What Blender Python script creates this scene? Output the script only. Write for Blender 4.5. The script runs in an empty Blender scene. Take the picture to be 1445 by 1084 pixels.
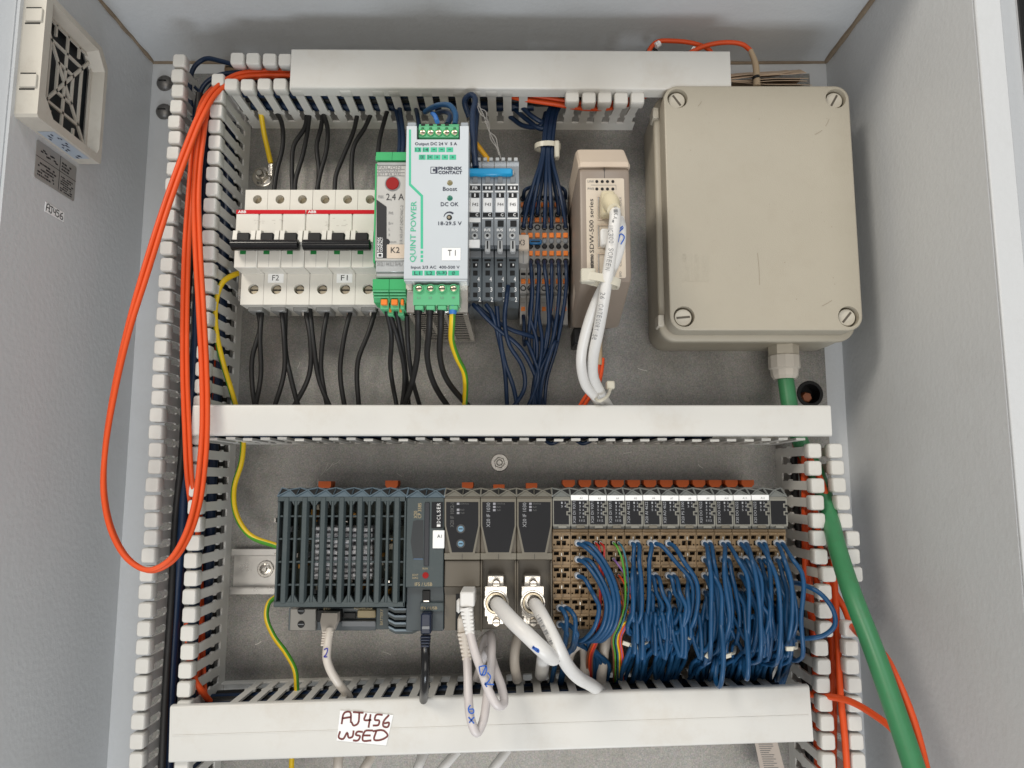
import bpy, bmesh, math, random
from mathutils import Vector, Matrix, noise

random.seed(7)
S = bpy.context.scene
COL = S.collection
rad = math.radians

# ------------------------------------------------------------------ camera
# World: millimetres in the helpers (metres in Blender). X right, Z up, the
# mounting plate is the plane Y = 0 and the camera stands at Y = -600 mm.
DIST, PITCH, FPX, CX, CY = 600.0, 7.3, 1043.6, 722.5, 542.0
cam_d = bpy.data.cameras.new('camera')
cam = bpy.data.objects.new('camera', cam_d)
COL.objects.link(cam)
cam.location = (0, -DIST / 1000, 0)
cam.rotation_euler = (rad(90 + PITCH), 0, 0)
cam_d.sensor_width = 36.0
cam_d.lens = 26.0
cam_d.clip_start = 0.02
cam_d.clip_end = 50
cam_d.dof.use_dof = True
cam_d.dof.focus_distance = 0.525
cam_d.dof.aperture_fstop = 24.0
S.camera = cam

# ------------------------------------------------------------------ light
W = bpy.data.worlds.new('World')
S.world = W
W.use_nodes = True
bg = W.node_tree.nodes['Background']
bg.inputs[0].default_value = (1.0, 0.975, 0.945, 1)
bg.inputs[1].default_value = 0.47


def area(name, loc, target, size, power, color, size_y=None):
    d = bpy.data.lights.new(name, 'AREA')
    d.shape = 'RECTANGLE'
    d.size = size
    d.size_y = size_y or size
    d.energy = power
    d.color = color
    o = bpy.data.objects.new(name, d)
    COL.objects.link(o)
    o.location = loc
    o.rotation_euler = (Vector(target) - Vector(loc)).to_track_quat('-Z', 'Y').to_euler()
    return o


area('workshop_lamp', (-0.8, -1.1, 0.95), (0.0, 0, 0.1), 0.4, 12, (1.0, 0.93, 0.82), 0.4)
area('workshop_window', (0.4, -1.8, 1.7), (0, 0, 0), 1.0, 15, (0.9, 0.95, 1.0), 0.7)
area('floor_light', (0.1, -0.8, -1.3), (0, -0.1, 0.3), 0.6, 10, (0.85, 0.92, 1.0), 0.35)
area('added_low_fill', (0.2, -3.0, -1.0), (0, 0, 0.2), 2.4, 32, (1.0, 0.95, 0.87), 1.2)  # added fill to lift the ceiling behind the top duct; no doorway known
S.view_settings.view_transform = 'Standard'
S.view_settings.look = 'None'
S.view_settings.exposure = -0.18
S.view_settings.gamma = 1.0
S.view_settings.use_curve_mapping = False
S.render.engine = 'CYCLES'
S.cycles.use_denoising = True
S.cycles.max_bounces = 8

_p = rad(PITCH)
_c, _s = math.cos(_p), math.sin(_p)


def ray(px, py):
    a = (px - CX) / FPX
    v = -(py - CY) / FPX
    return Vector((a, _c - v * _s, _s + v * _c))


def at(px, py, h):
    """point (mm) on the plane h mm in front of the mounting plate"""
    d = ray(px, py)
    t = (DIST - h) / d.y
    return Vector((d.x * t, -h, d.z * t))


def atx(px, py, X):
    """point (mm) on a side wall plane"""
    d = ray(px, py)
    t = X / d.x
    return Vector((X, -DIST + d.y * t, d.z * t))


def rc(x0, y0, x1, y1, h):
    """rectangle (X0, X1, Z0, Z1) in mm at height h"""
    a, b, c, d = at(x0, y0, h), at(x1, y0, h), at(x0, y1, h), at(x1, y1, h)
    return ((a.x + c.x) / 2, (b.x + d.x) / 2, (c.z + d.z) / 2, (a.z + b.z) / 2)


# ------------------------------------------------------------------ materials
MATS = {}


def mat(name, col, rough=0.5, metal=0.0, var=0.08, scale=60, bump=0.0, bscale=900, spec=0.5,
        dirt=0.0, dirtcol=(0.16, 0.12, 0.08), dscale=25, alpha=1.0, trans=0.0, rvar=0.1, coat=0.0):
    if name in MATS:
        return MATS[name]
    m = bpy.data.materials.new(name)
    m.use_nodes = True
    nt = m.node_tree
    b = nt.nodes['Principled BSDF']
    N, L = nt.nodes.new, nt.links.new
    b.inputs['Metallic'].default_value = metal
    b.inputs['Specular IOR Level'].default_value = spec
    b.inputs['Coat Weight'].default_value = coat
    tc = N('ShaderNodeTexCoord')
    n1 = N('ShaderNodeTexNoise')
    n1.inputs['Scale'].default_value = scale
    n1.inputs['Detail'].default_value = 5
    n1.inputs['Roughness'].default_value = 0.6
    L(tc.outputs['Object'], n1.inputs['Vector'])
    mix = N('ShaderNodeMix')
    mix.data_type = 'RGBA'
    mix.inputs[6].default_value = (*[c * (1 - var) for c in col], 1)
    mix.inputs[7].default_value = (*[min(1, c * (1 + var)) for c in col], 1)
    L(n1.outputs['Fac'], mix.inputs[0])
    out = mix.outputs[2]
    if dirt > 0:
        n2 = N('ShaderNodeTexNoise')
        n2.inputs['Scale'].default_value = dscale
        n2.inputs['Detail'].default_value = 9
        n2.inputs['Roughness'].default_value = 0.72
        L(tc.outputs['Object'], n2.inputs['Vector'])
        r = N('ShaderNodeMapRange')
        r.inputs[1].default_value = 0.52
        r.inputs[2].default_value = 0.78
        r.inputs[3].default_value = 0.0
        r.inputs[4].default_value = dirt
        L(n2.outputs['Fac'], r.inputs[0])
        mx = N('ShaderNodeMix')
        mx.data_type = 'RGBA'
        mx.inputs[7].default_value = (*dirtcol, 1)
        L(out, mx.inputs[6])
        L(r.outputs[0], mx.inputs[0])
        out = mx.outputs[2]
    L(out, b.inputs['Base Color'])
    rr = N('ShaderNodeMapRange')
    rr.inputs[3].default_value = max(0.02, rough - rvar)
    rr.inputs[4].default_value = min(1, rough + rvar)
    L(n1.outputs['Fac'], rr.inputs[0])
    L(rr.outputs[0], b.inputs['Roughness'])
    if bump > 0:
        n3 = N('ShaderNodeTexNoise')
        n3.inputs['Scale'].default_value = bscale
        n3.inputs['Detail'].default_value = 3
        L(tc.outputs['Object'], n3.inputs['Vector'])
        bp = N('ShaderNodeBump')
        bp.inputs['Strength'].default_value = bump
        bp.inputs['Distance'].default_value = 0.0006
        L(n3.outputs['Fac'], bp.inputs['Height'])
        L(bp.outputs[0], b.inputs['Normal'])
    if trans > 0:
        b.inputs['Transmission Weight'].default_value = trans
        b.inputs['IOR'].default_value = 1.4
    if alpha < 1:
        b.inputs['Alpha'].default_value = alpha
    MATS[name] = m
    return m


def galvanised():
    """galvanised sheet: fine speckle, soft spangle, faint smears"""
    m = bpy.data.materials.new('galvanised_steel')
    m.use_nodes = True
    nt = m.node_tree
    b = nt.nodes['Principled BSDF']
    N, L = nt.nodes.new, nt.links.new
    tc = N('ShaderNodeTexCoord')
    vo = N('ShaderNodeTexVoronoi'); vo.inputs['Scale'].default_value = 650
    n1 = N('ShaderNodeTexNoise'); n1.inputs['Scale'].default_value = 900; n1.inputs['Detail'].default_value = 6; n1.inputs['Roughness'].default_value = .7
    n2 = N('ShaderNodeTexNoise'); n2.inputs['Scale'].default_value = 16; n2.inputs['Detail'].default_value = 8; n2.inputs['Roughness'].default_value = .65
    for n in (vo, n1, n2):
        L(tc.outputs['Object'], n.inputs['Vector'])
    r1 = N('ShaderNodeValToRGB')
    r1.color_ramp.elements[0].color = (.12, .108, .085, 1); r1.color_ramp.elements[0].position = .1
    r1.color_ramp.elements[1].color = (.42, .385, .315, 1); r1.color_ramp.elements[1].position = .9
    L(n2.outputs['Fac'], r1.inputs[0])
    mx = N('ShaderNodeMix'); mx.data_type = 'RGBA'; mx.blend_type = 'OVERLAY'; mx.inputs[0].default_value = .85
    L(r1.outputs[0], mx.inputs[6]); L(n1.outputs['Fac'], mx.inputs[7])
    mx2 = N('ShaderNodeMix'); mx2.data_type = 'RGBA'; mx2.blend_type = 'OVERLAY'; mx2.inputs[0].default_value = .12
    L(mx.outputs[2], mx2.inputs[6]); L(vo.outputs['Color'], mx2.inputs[7])
    hs = N('ShaderNodeHueSaturation'); hs.inputs['Saturation'].default_value = .35
    L(mx2.outputs[2], hs.inputs['Color'])
    L(hs.outputs[0], b.inputs['Base Color'])
    b.inputs['Metallic'].default_value = .65
    rr = N('ShaderNodeMapRange'); rr.inputs[3].default_value = .2; rr.inputs[4].default_value = .66
    L(n2.outputs['Fac'], rr.inputs[0]); L(rr.outputs[0], b.inputs['Roughness'])
    bp = N('ShaderNodeBump'); bp.inputs['Strength'].default_value = .5; bp.inputs['Distance'].default_value = .0004
    L(n1.outputs['Fac'], bp.inputs['Height']); L(bp.outputs[0], b.inputs['Normal'])
    MATS['galv'] = m
    return m


GALV = galvanised()
PVC = mat('duct_plastic', (.62, .605, .565), .42, var=.05, scale=30, dirt=.22, dirtcol=(.36, .31, .25), dscale=30)
COVER = mat('duct_cover_plastic', (.63, .618, .582), .36, var=.06, scale=18, dirt=.5, dirtcol=(.5, .44, .36), dscale=16)
WALL = mat('painted_steel', (.6, .612, .62), .46, var=.06, scale=9, bump=.42, bscale=260, dirt=.2, dirtcol=(.3, .28, .25), dscale=9)
SEAL = mat('sealant', (.26, .2, .14), .85, var=.45, scale=70, bump=.6, bscale=300)
BEIGE = mat('beige_plastic', (.4, .362, .288), .42, var=.07, scale=10, bump=.28, bscale=1500, dirt=.2, dirtcol=(.3, .25, .18), dscale=34)
BEIGE2 = mat('beige_screw_plastic', (.53, .49, .41), .45)
FILTERP = mat('filter_beige_plastic', (.5, .47, .41), .5, dirt=.35, dirtcol=(.25, .2, .15), dscale=45)
MCBP = mat('breaker_plastic', (.66, .635, .575), .4, var=.04, scale=40, dirt=.12, dirtcol=(.4, .34, .26), dscale=60)
BLACK = mat('black_plastic', (.01, .01, .0105), .42, spec=.3)
BLACKGLOSS = mat('black_gloss', (.008, .008, .009), .2, spec=.4)
HOLESHADE = mat('cavity_and_shade', (.012, .012, .012), .8)  # near-black for holes, slots and the shade painted on roof facets
RED = mat('red_plastic', (.52, .004, .012), .5, spec=.15)
REDKNOB = mat('red_knob', (.27, .01, .01), .5, spec=.2)
GREENIND = mat('green_indicator', (.02, .2, .05), .35)
PGREEN = mat('terminal_green', (.035, .36, .12), .4, var=.1)
PGREEN2 = mat('connector_green', (.1, .42, .2), .42, var=.08)
MINT = mat('mint_print', (.05, .46, .27), .5)
ALU = mat('coated_aluminium', (.55, .59, .62), .38, metal=.15, var=.03, scale=20)
STEEL = mat('zinc_steel', (.72, .68, .62), .2, metal=1.0, var=.1, scale=200)
SHEET = mat('folded_sheet_steel', (.7, .665, .61), .2, metal=.95, var=.2, scale=120, bump=.5, bscale=160)
BRASS = mat('plated_screw', (.55, .48, .36), .3, metal=1.0, var=.15, scale=300)
GREYL = mat('light_grey_face', (.46, .45, .425), .45, var=.04)
GREYM = mat('mid_grey_plastic', (.19, .2, .21), .42, var=.08)
GREYT = mat('terminal_grey', (.22, .21, .195), .48, var=.1)
GREYTL = mat('terminal_light_grey', (.36, .34, .31), .48, var=.1)
GREYD = mat('base_dark_grey', (.1, .118, .13), .42, var=.08)
CLEAR = mat('smoked_clear_plastic', (.21, .228, .245), .22, var=.15, scale=140, spec=.7, rvar=.06)
CLEARL = mat('clear_flap_plastic', (.42, .43, .43), .18, var=.15, scale=160, spec=.7, rvar=.06)
CYAN = mat('blue_jumper', (.01, .3, .58), .3)
ORANGE = mat('orange_pusher', (.8, .2, .02), .42)
LATCH = mat('orange_latch', (.48, .085, .009), .48, var=.12)
TAUPE = mat('taupe_housing', (.26, .21, .17), .42, metal=.0, var=.05, scale=25)
TAUPEL = mat('taupe_cap', (.56, .46, .36), .42, var=.04)
PANELB = mat('beige_front_label', (.6, .52, .42), .42, var=.03)
WHITE = mat('white_label', (.86, .86, .85), .5, var=.03)
LABELB = mat('beige_label', (.6, .5, .4), .5, var=.03)
INK = mat('black_ink', (.02, .02, .022), .6)
INKN = mat('navy_ink', (.02, .025, .05), .6)
INKW = mat('white_print', (.75, .75, .74), .6)
INKS = mat('soft_white_print', (.34, .35, .37), .6)
INKG = mat('grey_print', (.2, .2, .2), .6)
INKY = mat('sand_print', (.42, .34, .2), .6)
INKR = mat('brown_marker', (.16, .035, .03), .6)
INKB = mat('blue_marker', (.02, .1, .42), .6)
INKV = mat('violet_marker', (.03, .03, .28), .6)
CPU = mat('slate_plastic', (.052, .068, .071), .42, spec=.4, var=.08, scale=70, dirt=.08, dirtcol=(.3, .3, .28), dscale=80)
CPUCH = mat('slate_lit', (.12, .165, .2), .25, var=.06)  # paler, bluer slate: overhead light painted into the colour
PCB = mat('circuit_board', (.03, .045, .03), .5, var=.6, scale=400)
IFH = mat('olive_housing', (.115, .098, .074), .42, var=.05)
IFL = mat('olive_edge', (.16, .145, .113), .4, var=.05)
FACE = mat('dark_module_face', (.011, .0115, .014), .45, var=.1, spec=.25)
IOH = mat('module_grey_olive', (.23, .225, .195), .42, var=.05)
TAN = mat('tan_terminal', (.29, .2, .112), .48, spec=.35, var=.08, scale=120)
WBLUE = mat('blue_wire', (.008, .06, .15), .38, var=.4, spec=.4, scale=50)
WNAVY = mat('navy_wire', (.006, .02, .054), .4, spec=.4, var=.12, scale=50)
WBLACK = mat('black_wire', (.016, .0155, .0155), .45, spec=.3, var=.12, scale=50)
WORANGE = mat('orange_fibre_jacket', (.7, .08, .014), .44, spec=.35, var=.14, scale=60, dirt=.25, dirtcol=(.4, .06, .02), dscale=120)
WRED = mat('red_wire', (.4, .015, .012), .4)
WGREEN = mat('green_cable_jacket', (.042, .21, .085), .42, var=.12, scale=60, dirt=.55, dirtcol=(.06, .12, .045), dscale=140)
WYELLOW = mat('yellow_wire', (.75, .5, .01), .4)
WYGREEN = mat('green_stripe', (.07, .28, .025), .4)
WWHITE = mat('white_cable', (.72, .705, .68), .38, var=.03, scale=50, dirt=.12, dirtcol=(.45, .4, .34), dscale=60)
WLILAC = mat('pale_grey_cable', (.62, .575, .56), .38, var=.03, dirt=.12, dirtcol=(.42, .36, .32), dscale=60)
WCREAM = mat('cream_cable', (.6, .545, .48), .4, var=.04)
WPURPLE = mat('purple_wire', (.2, .1, .3), .4)
WBROWN = mat('brown_wire', (.2, .07, .03), .45)
FERRULE = mat('ferrule_sleeve', (.55, .58, .62), .35)
TIE = mat('natural_nylon', (.68, .64, .53), .3, var=.05, trans=.15)
PAPER = mat('brown_paper', (.58, .43, .3), .7, var=.1)
COPPER = mat('copper_brown', (.3, .1, .045), .5)


# ------------------------------------------------------------------ mesh builder
class MB:
    def __init__(s):
        s.v, s.f, s.m = [], [], []

    def add(s, vs, fs, mi=0):
        o = len(s.v)
        s.v += [tuple(v) for v in vs]
        for f in fs:
            s.f.append(tuple(i + o for i in f))
            s.m.append(mi)
        return s

    def box(s, x0, x1, y0, y1, z0, z1, b=0.0, mi=0):
        x0, x1 = min(x0, x1), max(x0, x1)
        y0, y1 = min(y0, y1), max(y0, y1)
        z0, z1 = min(z0, z1), max(z0, z1)
        if b <= 0:
            vs = [(x, y, z) for x in (x0, x1) for y in (y0, y1) for z in (z0, z1)]
            return s.add(vs, [(0, 1, 3, 2), (4, 6, 7, 5), (0, 4, 5, 1), (2, 3, 7, 6), (0, 2, 6, 4), (1, 5, 7, 3)], mi)
        b = min(b, (x1 - x0) * .45, (y1 - y0) * .45, (z1 - z0) * .45)
        vs, idx = [], {}
        for i, x in enumerate((x0, x1)):
            for j, y in enumerate((y0, y1)):
                for k, z in enumerate((z0, z1)):
                    sx, sy, sz = (b if i == 0 else -b), (b if j == 0 else -b), (b if k == 0 else -b)
                    for a, p in enumerate(((x, y + sy, z + sz), (x + sx, y, z + sz), (x + sx, y + sy, z))):
                        idx[i, j, k, a] = len(vs)
                        vs.append(p)
        fs = []
        g = lambda i, j, k, a: idx[i, j, k, a]
        for i in (0, 1):
            q = [g(i, 0, 0, 0), g(i, 0, 1, 0), g(i, 1, 1, 0), g(i, 1, 0, 0)]; fs.append(q if i == 0 else q[::-1])
            q = [g(0, i, 0, 1), g(1, i, 0, 1), g(1, i, 1, 1), g(0, i, 1, 1)]; fs.append(q if i == 0 else q[::-1])
            q = [g(0, 0, i, 2), g(0, 1, i, 2), g(1, 1, i, 2), g(1, 0, i, 2)]; fs.append(q if i == 0 else q[::-1])
        for j in (0, 1):
            for k in (0, 1):
                q = [g(0, j, k, 1), g(0, j, k, 2), g(1, j, k, 2), g(1, j, k, 1)]; fs.append(q if (j == k) else q[::-1])
                q = [g(j, 0, k, 2), g(j, 0, k, 0), g(j, 1, k, 0), g(j, 1, k, 2)]; fs.append(q if (j == k) else q[::-1])
                q = [g(j, k, 0, 0), g(j, k, 0, 1), g(j, k, 1, 1), g(j, k, 1, 0)]; fs.append(q if (j == k) else q[::-1])
        for i in (0, 1):
            for j in (0, 1):
                for k in (0, 1):
                    q = [g(i, j, k, 0), g(i, j, k, 1), g(i, j, k, 2)]
                    fs.append(q if (i + j + k) % 2 == 0 else q[::-1])
        return s.add(vs, fs, mi)

    def fbox(s, x0, y0, x1, y1, h0, h1, b=0.0, mi=0, href=None):
        """box from a pixel rectangle on its front plane"""
        X0, X1, Z0, Z1 = rc(x0, y0, x1, y1, h1 if href is None else href)
        return s.box(X0, X1, -h1, -h0, Z0, Z1, b, mi)

    def loft(s, loops, mi=0, caps=(True, True), closed=True):
        n = len(loops[0])
        o = len(s.v)
        vs = [p for l in loops for p in l]
        fs = []
        for a in range(len(loops) - 1):
            for i in range(n if closed else n - 1):
                j = (i + 1) % n
                fs.append((a * n + i, a * n + j, (a + 1) * n + j, (a + 1) * n + i))
        if caps[0]:
            fs.append(tuple(range(n))[::-1])
        if caps[1]:
            fs.append(tuple(range((len(loops) - 1) * n, len(loops) * n)))
        return s.add(vs, fs, mi)

    def prism(s, poly, y0, y1, mi=0, b=0.0):
        """outline in (x, z), extruded along y (y1 = front, negative)"""
        l0 = [(x, y0, z) for x, z in poly]
        l1 = [(x, y1, z) for x, z in poly]
        return s.loft([l0, l1], mi)

    def prismx(s, poly, x0, x1, mi=0):
        """outline in (y, z), extruded along x"""
        return s.loft([[(x0, y, z) for y, z in poly], [(x1, y, z) for y, z in poly]], mi)

    def cyl(s, p0, p1, r0, r1=None, n=16, mi=0, caps=(True, True)):
        return s.lathe(p0, p1, [(0, r0), (1, r0 if r1 is None else r1)], n, mi, caps)

    def lathe(s, p0, p1, prof, n=16, mi=0, caps=(True, True)):
        p0, p1 = Vector(p0), Vector(p1)
        d = p1 - p0
        ax = d.normalized()
        u = ax.orthogonal().normalized()
        w = ax.cross(u)
        loops = []
        for t, r in prof:
            c = p0 + d * t
            loops.append([tuple(c + (u * math.cos(2 * math.pi * i / n) + w * math.sin(2 * math.pi * i / n)) * r) for i in range(n)])
        return s.loft(loops, mi, caps)

    def rrect(s, x0, x1, z0, z1, r, steps, n=5, mi=0, caps=(True, True)):
        """rounded rectangle lofted through steps [(inset, y)]"""
        loops = []
        for ins, y in steps:
            loops.append([(x, y, z) for x, z in rr_pts(x0 + ins, x1 - ins, z0 + ins, z1 - ins, max(.05, r - ins), n)])
        return s.loft(loops, mi, caps)

    def holecell(s, x0, x1, z0, z1, cx, cz, r, y, depth, n=18, mi=0, mi_in=0, mi_bot=1, bot=True):
        """front face (plane y, facing -Y) with a round hole of given depth"""
        ang = [2 * math.pi * i / n for i in range(n)]
        for X in (x0, x1):
            for Z in (z0, z1):
                ang.append(math.atan2(Z - cz, X - cx) % (2 * math.pi))
        ang = sorted(ang)
        k = len(ang)
        inn, outr, dp = [], [], []
        for a in ang:
            ca, sa = math.cos(a), math.sin(a)
            inn.append((cx + r * ca, y, cz + r * sa))
            dp.append((cx + r * ca, y + depth, cz + r * sa))
            t = 1e9
            if ca > 1e-9: t = min(t, (x1 - cx) / ca)
            if ca < -1e-9: t = min(t, (x0 - cx) / ca)
            if sa > 1e-9: t = min(t, (z1 - cz) / sa)
            if sa < -1e-9: t = min(t, (z0 - cz) / sa)
            outr.append((cx + t * ca, y, cz + t * sa))
        s.add(outr + inn, [(i, (i + 1) % k, k + (i + 1) % k, k + i) for i in range(k)], mi)
        s.add(inn + dp, [(i, (i + 1) % k, k + (i + 1) % k, k + i) for i in range(k)], mi_in)
        if bot:
            s.add(dp, [tuple(range(k))], mi_bot)
        return s

    def recess(s, x0, x1, z0, z1, y, rects, depth, mi=0, mi_in=0, mi_bot=1, fn=None):
        """front panel at y with rectangular recesses (rx0, rx1, rz0, rz1)"""
        xs = sorted({round(v, 4) for v in [x0, x1] + [r[0] for r in rects] + [r[1] for r in rects]})
        zs = sorted({round(v, 4) for v in [z0, z1] + [r[2] for r in rects] + [r[3] for r in rects]})
        fn = fn or (lambda x, z: y)
        vid, vs, fs = {}, [], []

        def V(x, z):
            if (x, z) not in vid:
                vid[x, z] = len(vs)
                vs.append((x, fn(x, z), z))
            return vid[x, z]
        for a, b in zip(xs, xs[1:]):
            for c, d in zip(zs, zs[1:]):
                mx, mz = (a + b) / 2, (c + d) / 2
                if any(r[0] < mx < r[1] and r[2] < mz < r[3] for r in rects):
                    continue
                fs.append((V(a, c), V(b, c), V(b, d), V(a, d)))
        s.add(vs, fs, mi)
        for a, b, c, d in rects:
            q = [(a, c), (b, c), (b, d), (a, d)]
            top = [(x, fn(x, z), z) for x, z in q]
            bo = [(x, fn(x, z) + depth, z) for x, z in q]
            s.add(top + bo, [(0, 1, 5, 4), (1, 2, 6, 5), (2, 3, 7, 6), (3, 0, 4, 7)], mi_in)
            s.add(bo, [(0, 1, 2, 3)], mi_bot)
        return s

    def tube(s, pts, r, n=8, sub=5, mi=0, mi2=None, twist=0.0, taper=None, stripe=None):
        P = smooth(pts, sub)
        loops = []
        t0 = (P[1] - P[0]).normalized()
        u = Vector((.75, .66, 0))
        u = (u - t0 * u.dot(t0)).normalized()
        ln = 0
        for i, p in enumerate(P):
            t = (P[min(i + 1, len(P) - 1)] - P[max(i - 1, 0)])
            if t.length < 1e-6:
                t = t0
            t = t.normalized()
            if stripe is not None:
                u = Vector(stripe)
            u = (u - t * u.dot(t))
            u = u.normalized() if u.length > 1e-6 else t.orthogonal().normalized()
            w = t.cross(u)
            if i:
                ln += (p - P[i - 1]).length
            a0 = twist * ln
            R = r if taper is None else r * taper(i / (len(P) - 1))
            loops.append([tuple(p + (u * math.cos(a0 + 2 * math.pi * k / n) + w * math.sin(a0 + 2 * math.pi * k / n)) * R) for k in range(n)])
            t0 = t
        f0 = len(s.f)
        s.loft(loops, mi)
        if mi2 is not None:
            for q in range(len(P) - 1):
                for k in range(n):
                    if (k + n // 6) % n < n // 3:
                        s.m[f0 + q * n + k] = mi2
        return s

    def build(s, name, mats, parent=None, loc=None, smooth_ang=38, local=False, flat=False):
        """loc / parent origin in mm; geometry is in world mm unless local"""
        if not isinstance(mats, (list, tuple)):
            mats = [mats]
        me = bpy.data.meshes.new(name)
        o = Vector((0, 0, 0))
        if not local:
            if parent is not None:
                o = Vector(ORIGIN.get(parent.name, (0, 0, 0)))
            elif loc is not None:
                o = Vector(loc)
        me.from_pydata([((v[0] - o.x) / 1000, (v[1] - o.y) / 1000, (v[2] - o.z) / 1000) for v in s.v], [], s.f)
        for m in mats:
            me.materials.append(m)
        if len(mats) > 1:
            me.polygons.foreach_set('material_index', s.m)
        if not flat:
            bm = bmesh.new()
            bm.from_mesh(me)
            bmesh.ops.recalc_face_normals(bm, faces=bm.faces)
            bm.to_mesh(me)
            bm.free()
            me.polygons.foreach_set('use_smooth', [True] * len(me.polygons))
            me.set_sharp_from_angle(angle=rad(smooth_ang))
        ob = bpy.data.objects.new(name, me)
        COL.objects.link(ob)
        if parent is not None:
            ob.parent = parent
            ORIGIN[ob.name] = ORIGIN.get(parent.name, (0, 0, 0))
        elif loc is not None:
            ob.location = Vector(loc) / 1000
            ORIGIN[ob.name] = tuple(loc)
        return ob


ORIGIN = {}


def smooth(pts, sub=5):
    P = [Vector(p) for p in pts]
    if len(P) < 3:
        return P
    out = []
    Q = [P[0] * 2 - P[1]] + P + [P[-1] * 2 - P[-2]]
    for i in range(1, len(Q) - 2):
        p0, p1, p2, p3 = Q[i - 1], Q[i], Q[i + 1], Q[i + 2]
        # centripetal-like tangents keep the curve from overshooting
        d1 = max((p2 - p1).length, 1e-6)
        d0 = max((p1 - p0).length, 1e-6)
        d2 = max((p3 - p2).length, 1e-6)
        m1 = (p2 - p1) / d1 * .5 + (p1 - p0) / d0 * .5
        m2 = (p2 - p1) / d1 * .5 + (p3 - p2) / d2 * .5
        m1, m2 = m1 * d1, m2 * d1
        for k in range(sub):
            t = k / sub
            t2, t3 = t * t, t * t * t
            out.append(p1 * (2 * t3 - 3 * t2 + 1) + m1 * (t3 - 2 * t2 + t) + p2 * (-2 * t3 + 3 * t2) + m2 * (t3 - t2))
    out.append(P[-1])
    return out


def rr_pts(x0, x1, z0, z1, r, n=5):
    pts = []
    for cx, cz, a0 in ((x1 - r, z0 + r, -90), (x1 - r, z1 - r, 0), (x0 + r, z1 - r, 90), (x0 + r, z0 + r, 180)):
        for i in range(n + 1):
            a = rad(a0 + 90 * i / n)
            pts.append((cx + r * math.cos(a), cz + r * math.sin(a)))
    return pts


def tag(o, label=None, cat=None, group=None, kind=None):
    if label: o['label'] = label
    if cat: o['category'] = cat
    if group: o['group'] = group
    if kind: o['kind'] = kind
    return o


def thing(name, label, cat, loc=(0, 0, 0), group=None):
    o = bpy.data.objects.new(name, None)
    o.empty_display_size = .01
    COL.objects.link(o)
    o.location = Vector(loc) / 1000
    ORIGIN[o.name] = tuple(loc)
    return tag(o, label, cat, group)


def piece(src, parent, loc, name=None):
    """copy of a small piece that shares its mesh; loc in mm, local to parent"""
    c = src.copy()
    if name: c.name = name
    COL.objects.link(c)
    c.parent = parent
    c.location = Vector(loc) / 1000
    ORIGIN[c.name] = (0, 0, 0)
    return c


_TX = {}


def text_mesh(s, bold=0.0):
    key = (s, bold)
    if key not in _TX:
        cu = bpy.data.curves.new('lettering', 'FONT')
        cu.body = s
        cu.resolution_u = 2
        cu.offset = bold
        ob = bpy.data.objects.new('lettering', cu)
        COL.objects.link(ob)
        dg = bpy.context.evaluated_depsgraph_get()
        me = bpy.data.meshes.new_from_object(ob.evaluated_get(dg))
        vs = [tuple(v.co) for v in me.vertices]
        fs = [tuple(p.vertices) for p in me.polygons]
        bpy.data.objects.remove(ob)
        bpy.data.curves.remove(cu)
        bpy.data.meshes.remove(me)
        if vs:
            xs = [v[0] for v in vs]; ys = [v[1] for v in vs]
            ax, bx, ay, by = min(xs), max(xs), min(ys), max(ys)
            vs = [((v[0] - ax) / max(bx - ax, 1e-6), (v[1] - ay) / max(by - ay, 1e-6)) for v in vs]
        _TX[key] = (vs, fs)
    return _TX[key]


def text_into(mb, s, x0, y0, x1, y1, h, rot=0, bold=0.0, mi=0, dh=.25):
    """print s so that it fills a pixel rectangle at height h (rot 90: reads bottom to top)"""
    vs, fs = text_mesh(s, bold)
    X0, X1, Z0, Z1 = rc(x0, y0, x1, y1, h)
    out = []
    for a, b in vs:
        if rot == 90: a, b = 1 - b, a
        elif rot == -90: a, b = b, 1 - a
        elif rot == 180: a, b = 1 - a, 1 - b
        out.append((X0 + a * (X1 - X0), -h - dh, Z0 + b * (Z1 - Z0)))
    mb.add(out, fs, mi)
    return mb


def lettering(s, x0, y0, x1, y1, h, m, parent, rot=0, bold=0.0, name='lettering', dh=.25):
    return text_into(MB(), s, x0, y0, x1, y1, h, rot, bold, 0, dh).build(name, m, parent, flat=True)


def stroke_into(mb, pts, w, h, mi=0, plane=None):
    """marker stroke: flat ribbon through pixel points on the plane h"""
    f = plane or (lambda p: at(p[0], p[1], h))
    P = smooth([f(p) for p in pts], 4)
    nrm = Vector((0, -1, 0)) if plane is None else ((P[0] - P[1]).cross(Vector((0, 0, 1)))).normalized()
    L, R = [], []
    for i, p in enumerate(P):
        t = (P[min(i + 1, len(P) - 1)] - P[max(i - 1, 0)]).normalized()
        side = t.cross(Vector((0, -1, 0)) if plane is None else Vector((1, 0, 0)))
        side = side.normalized() if side.length > 1e-6 else Vector((0, 0, 1))
        L.append(tuple(p + side * w / 2)); R.append(tuple(p - side * w / 2))
    n = len(P)
    mb.add(L + R, [(i, i + 1, n + i + 1, n + i) for i in range(n - 1)], mi)
    return mb


ORD = ['first', 'second', 'third', 'fourth', 'fifth', 'sixth', 'seventh', 'eighth', 'ninth', 'tenth', 'eleventh', 'twelfth', 'thirteenth']


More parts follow.
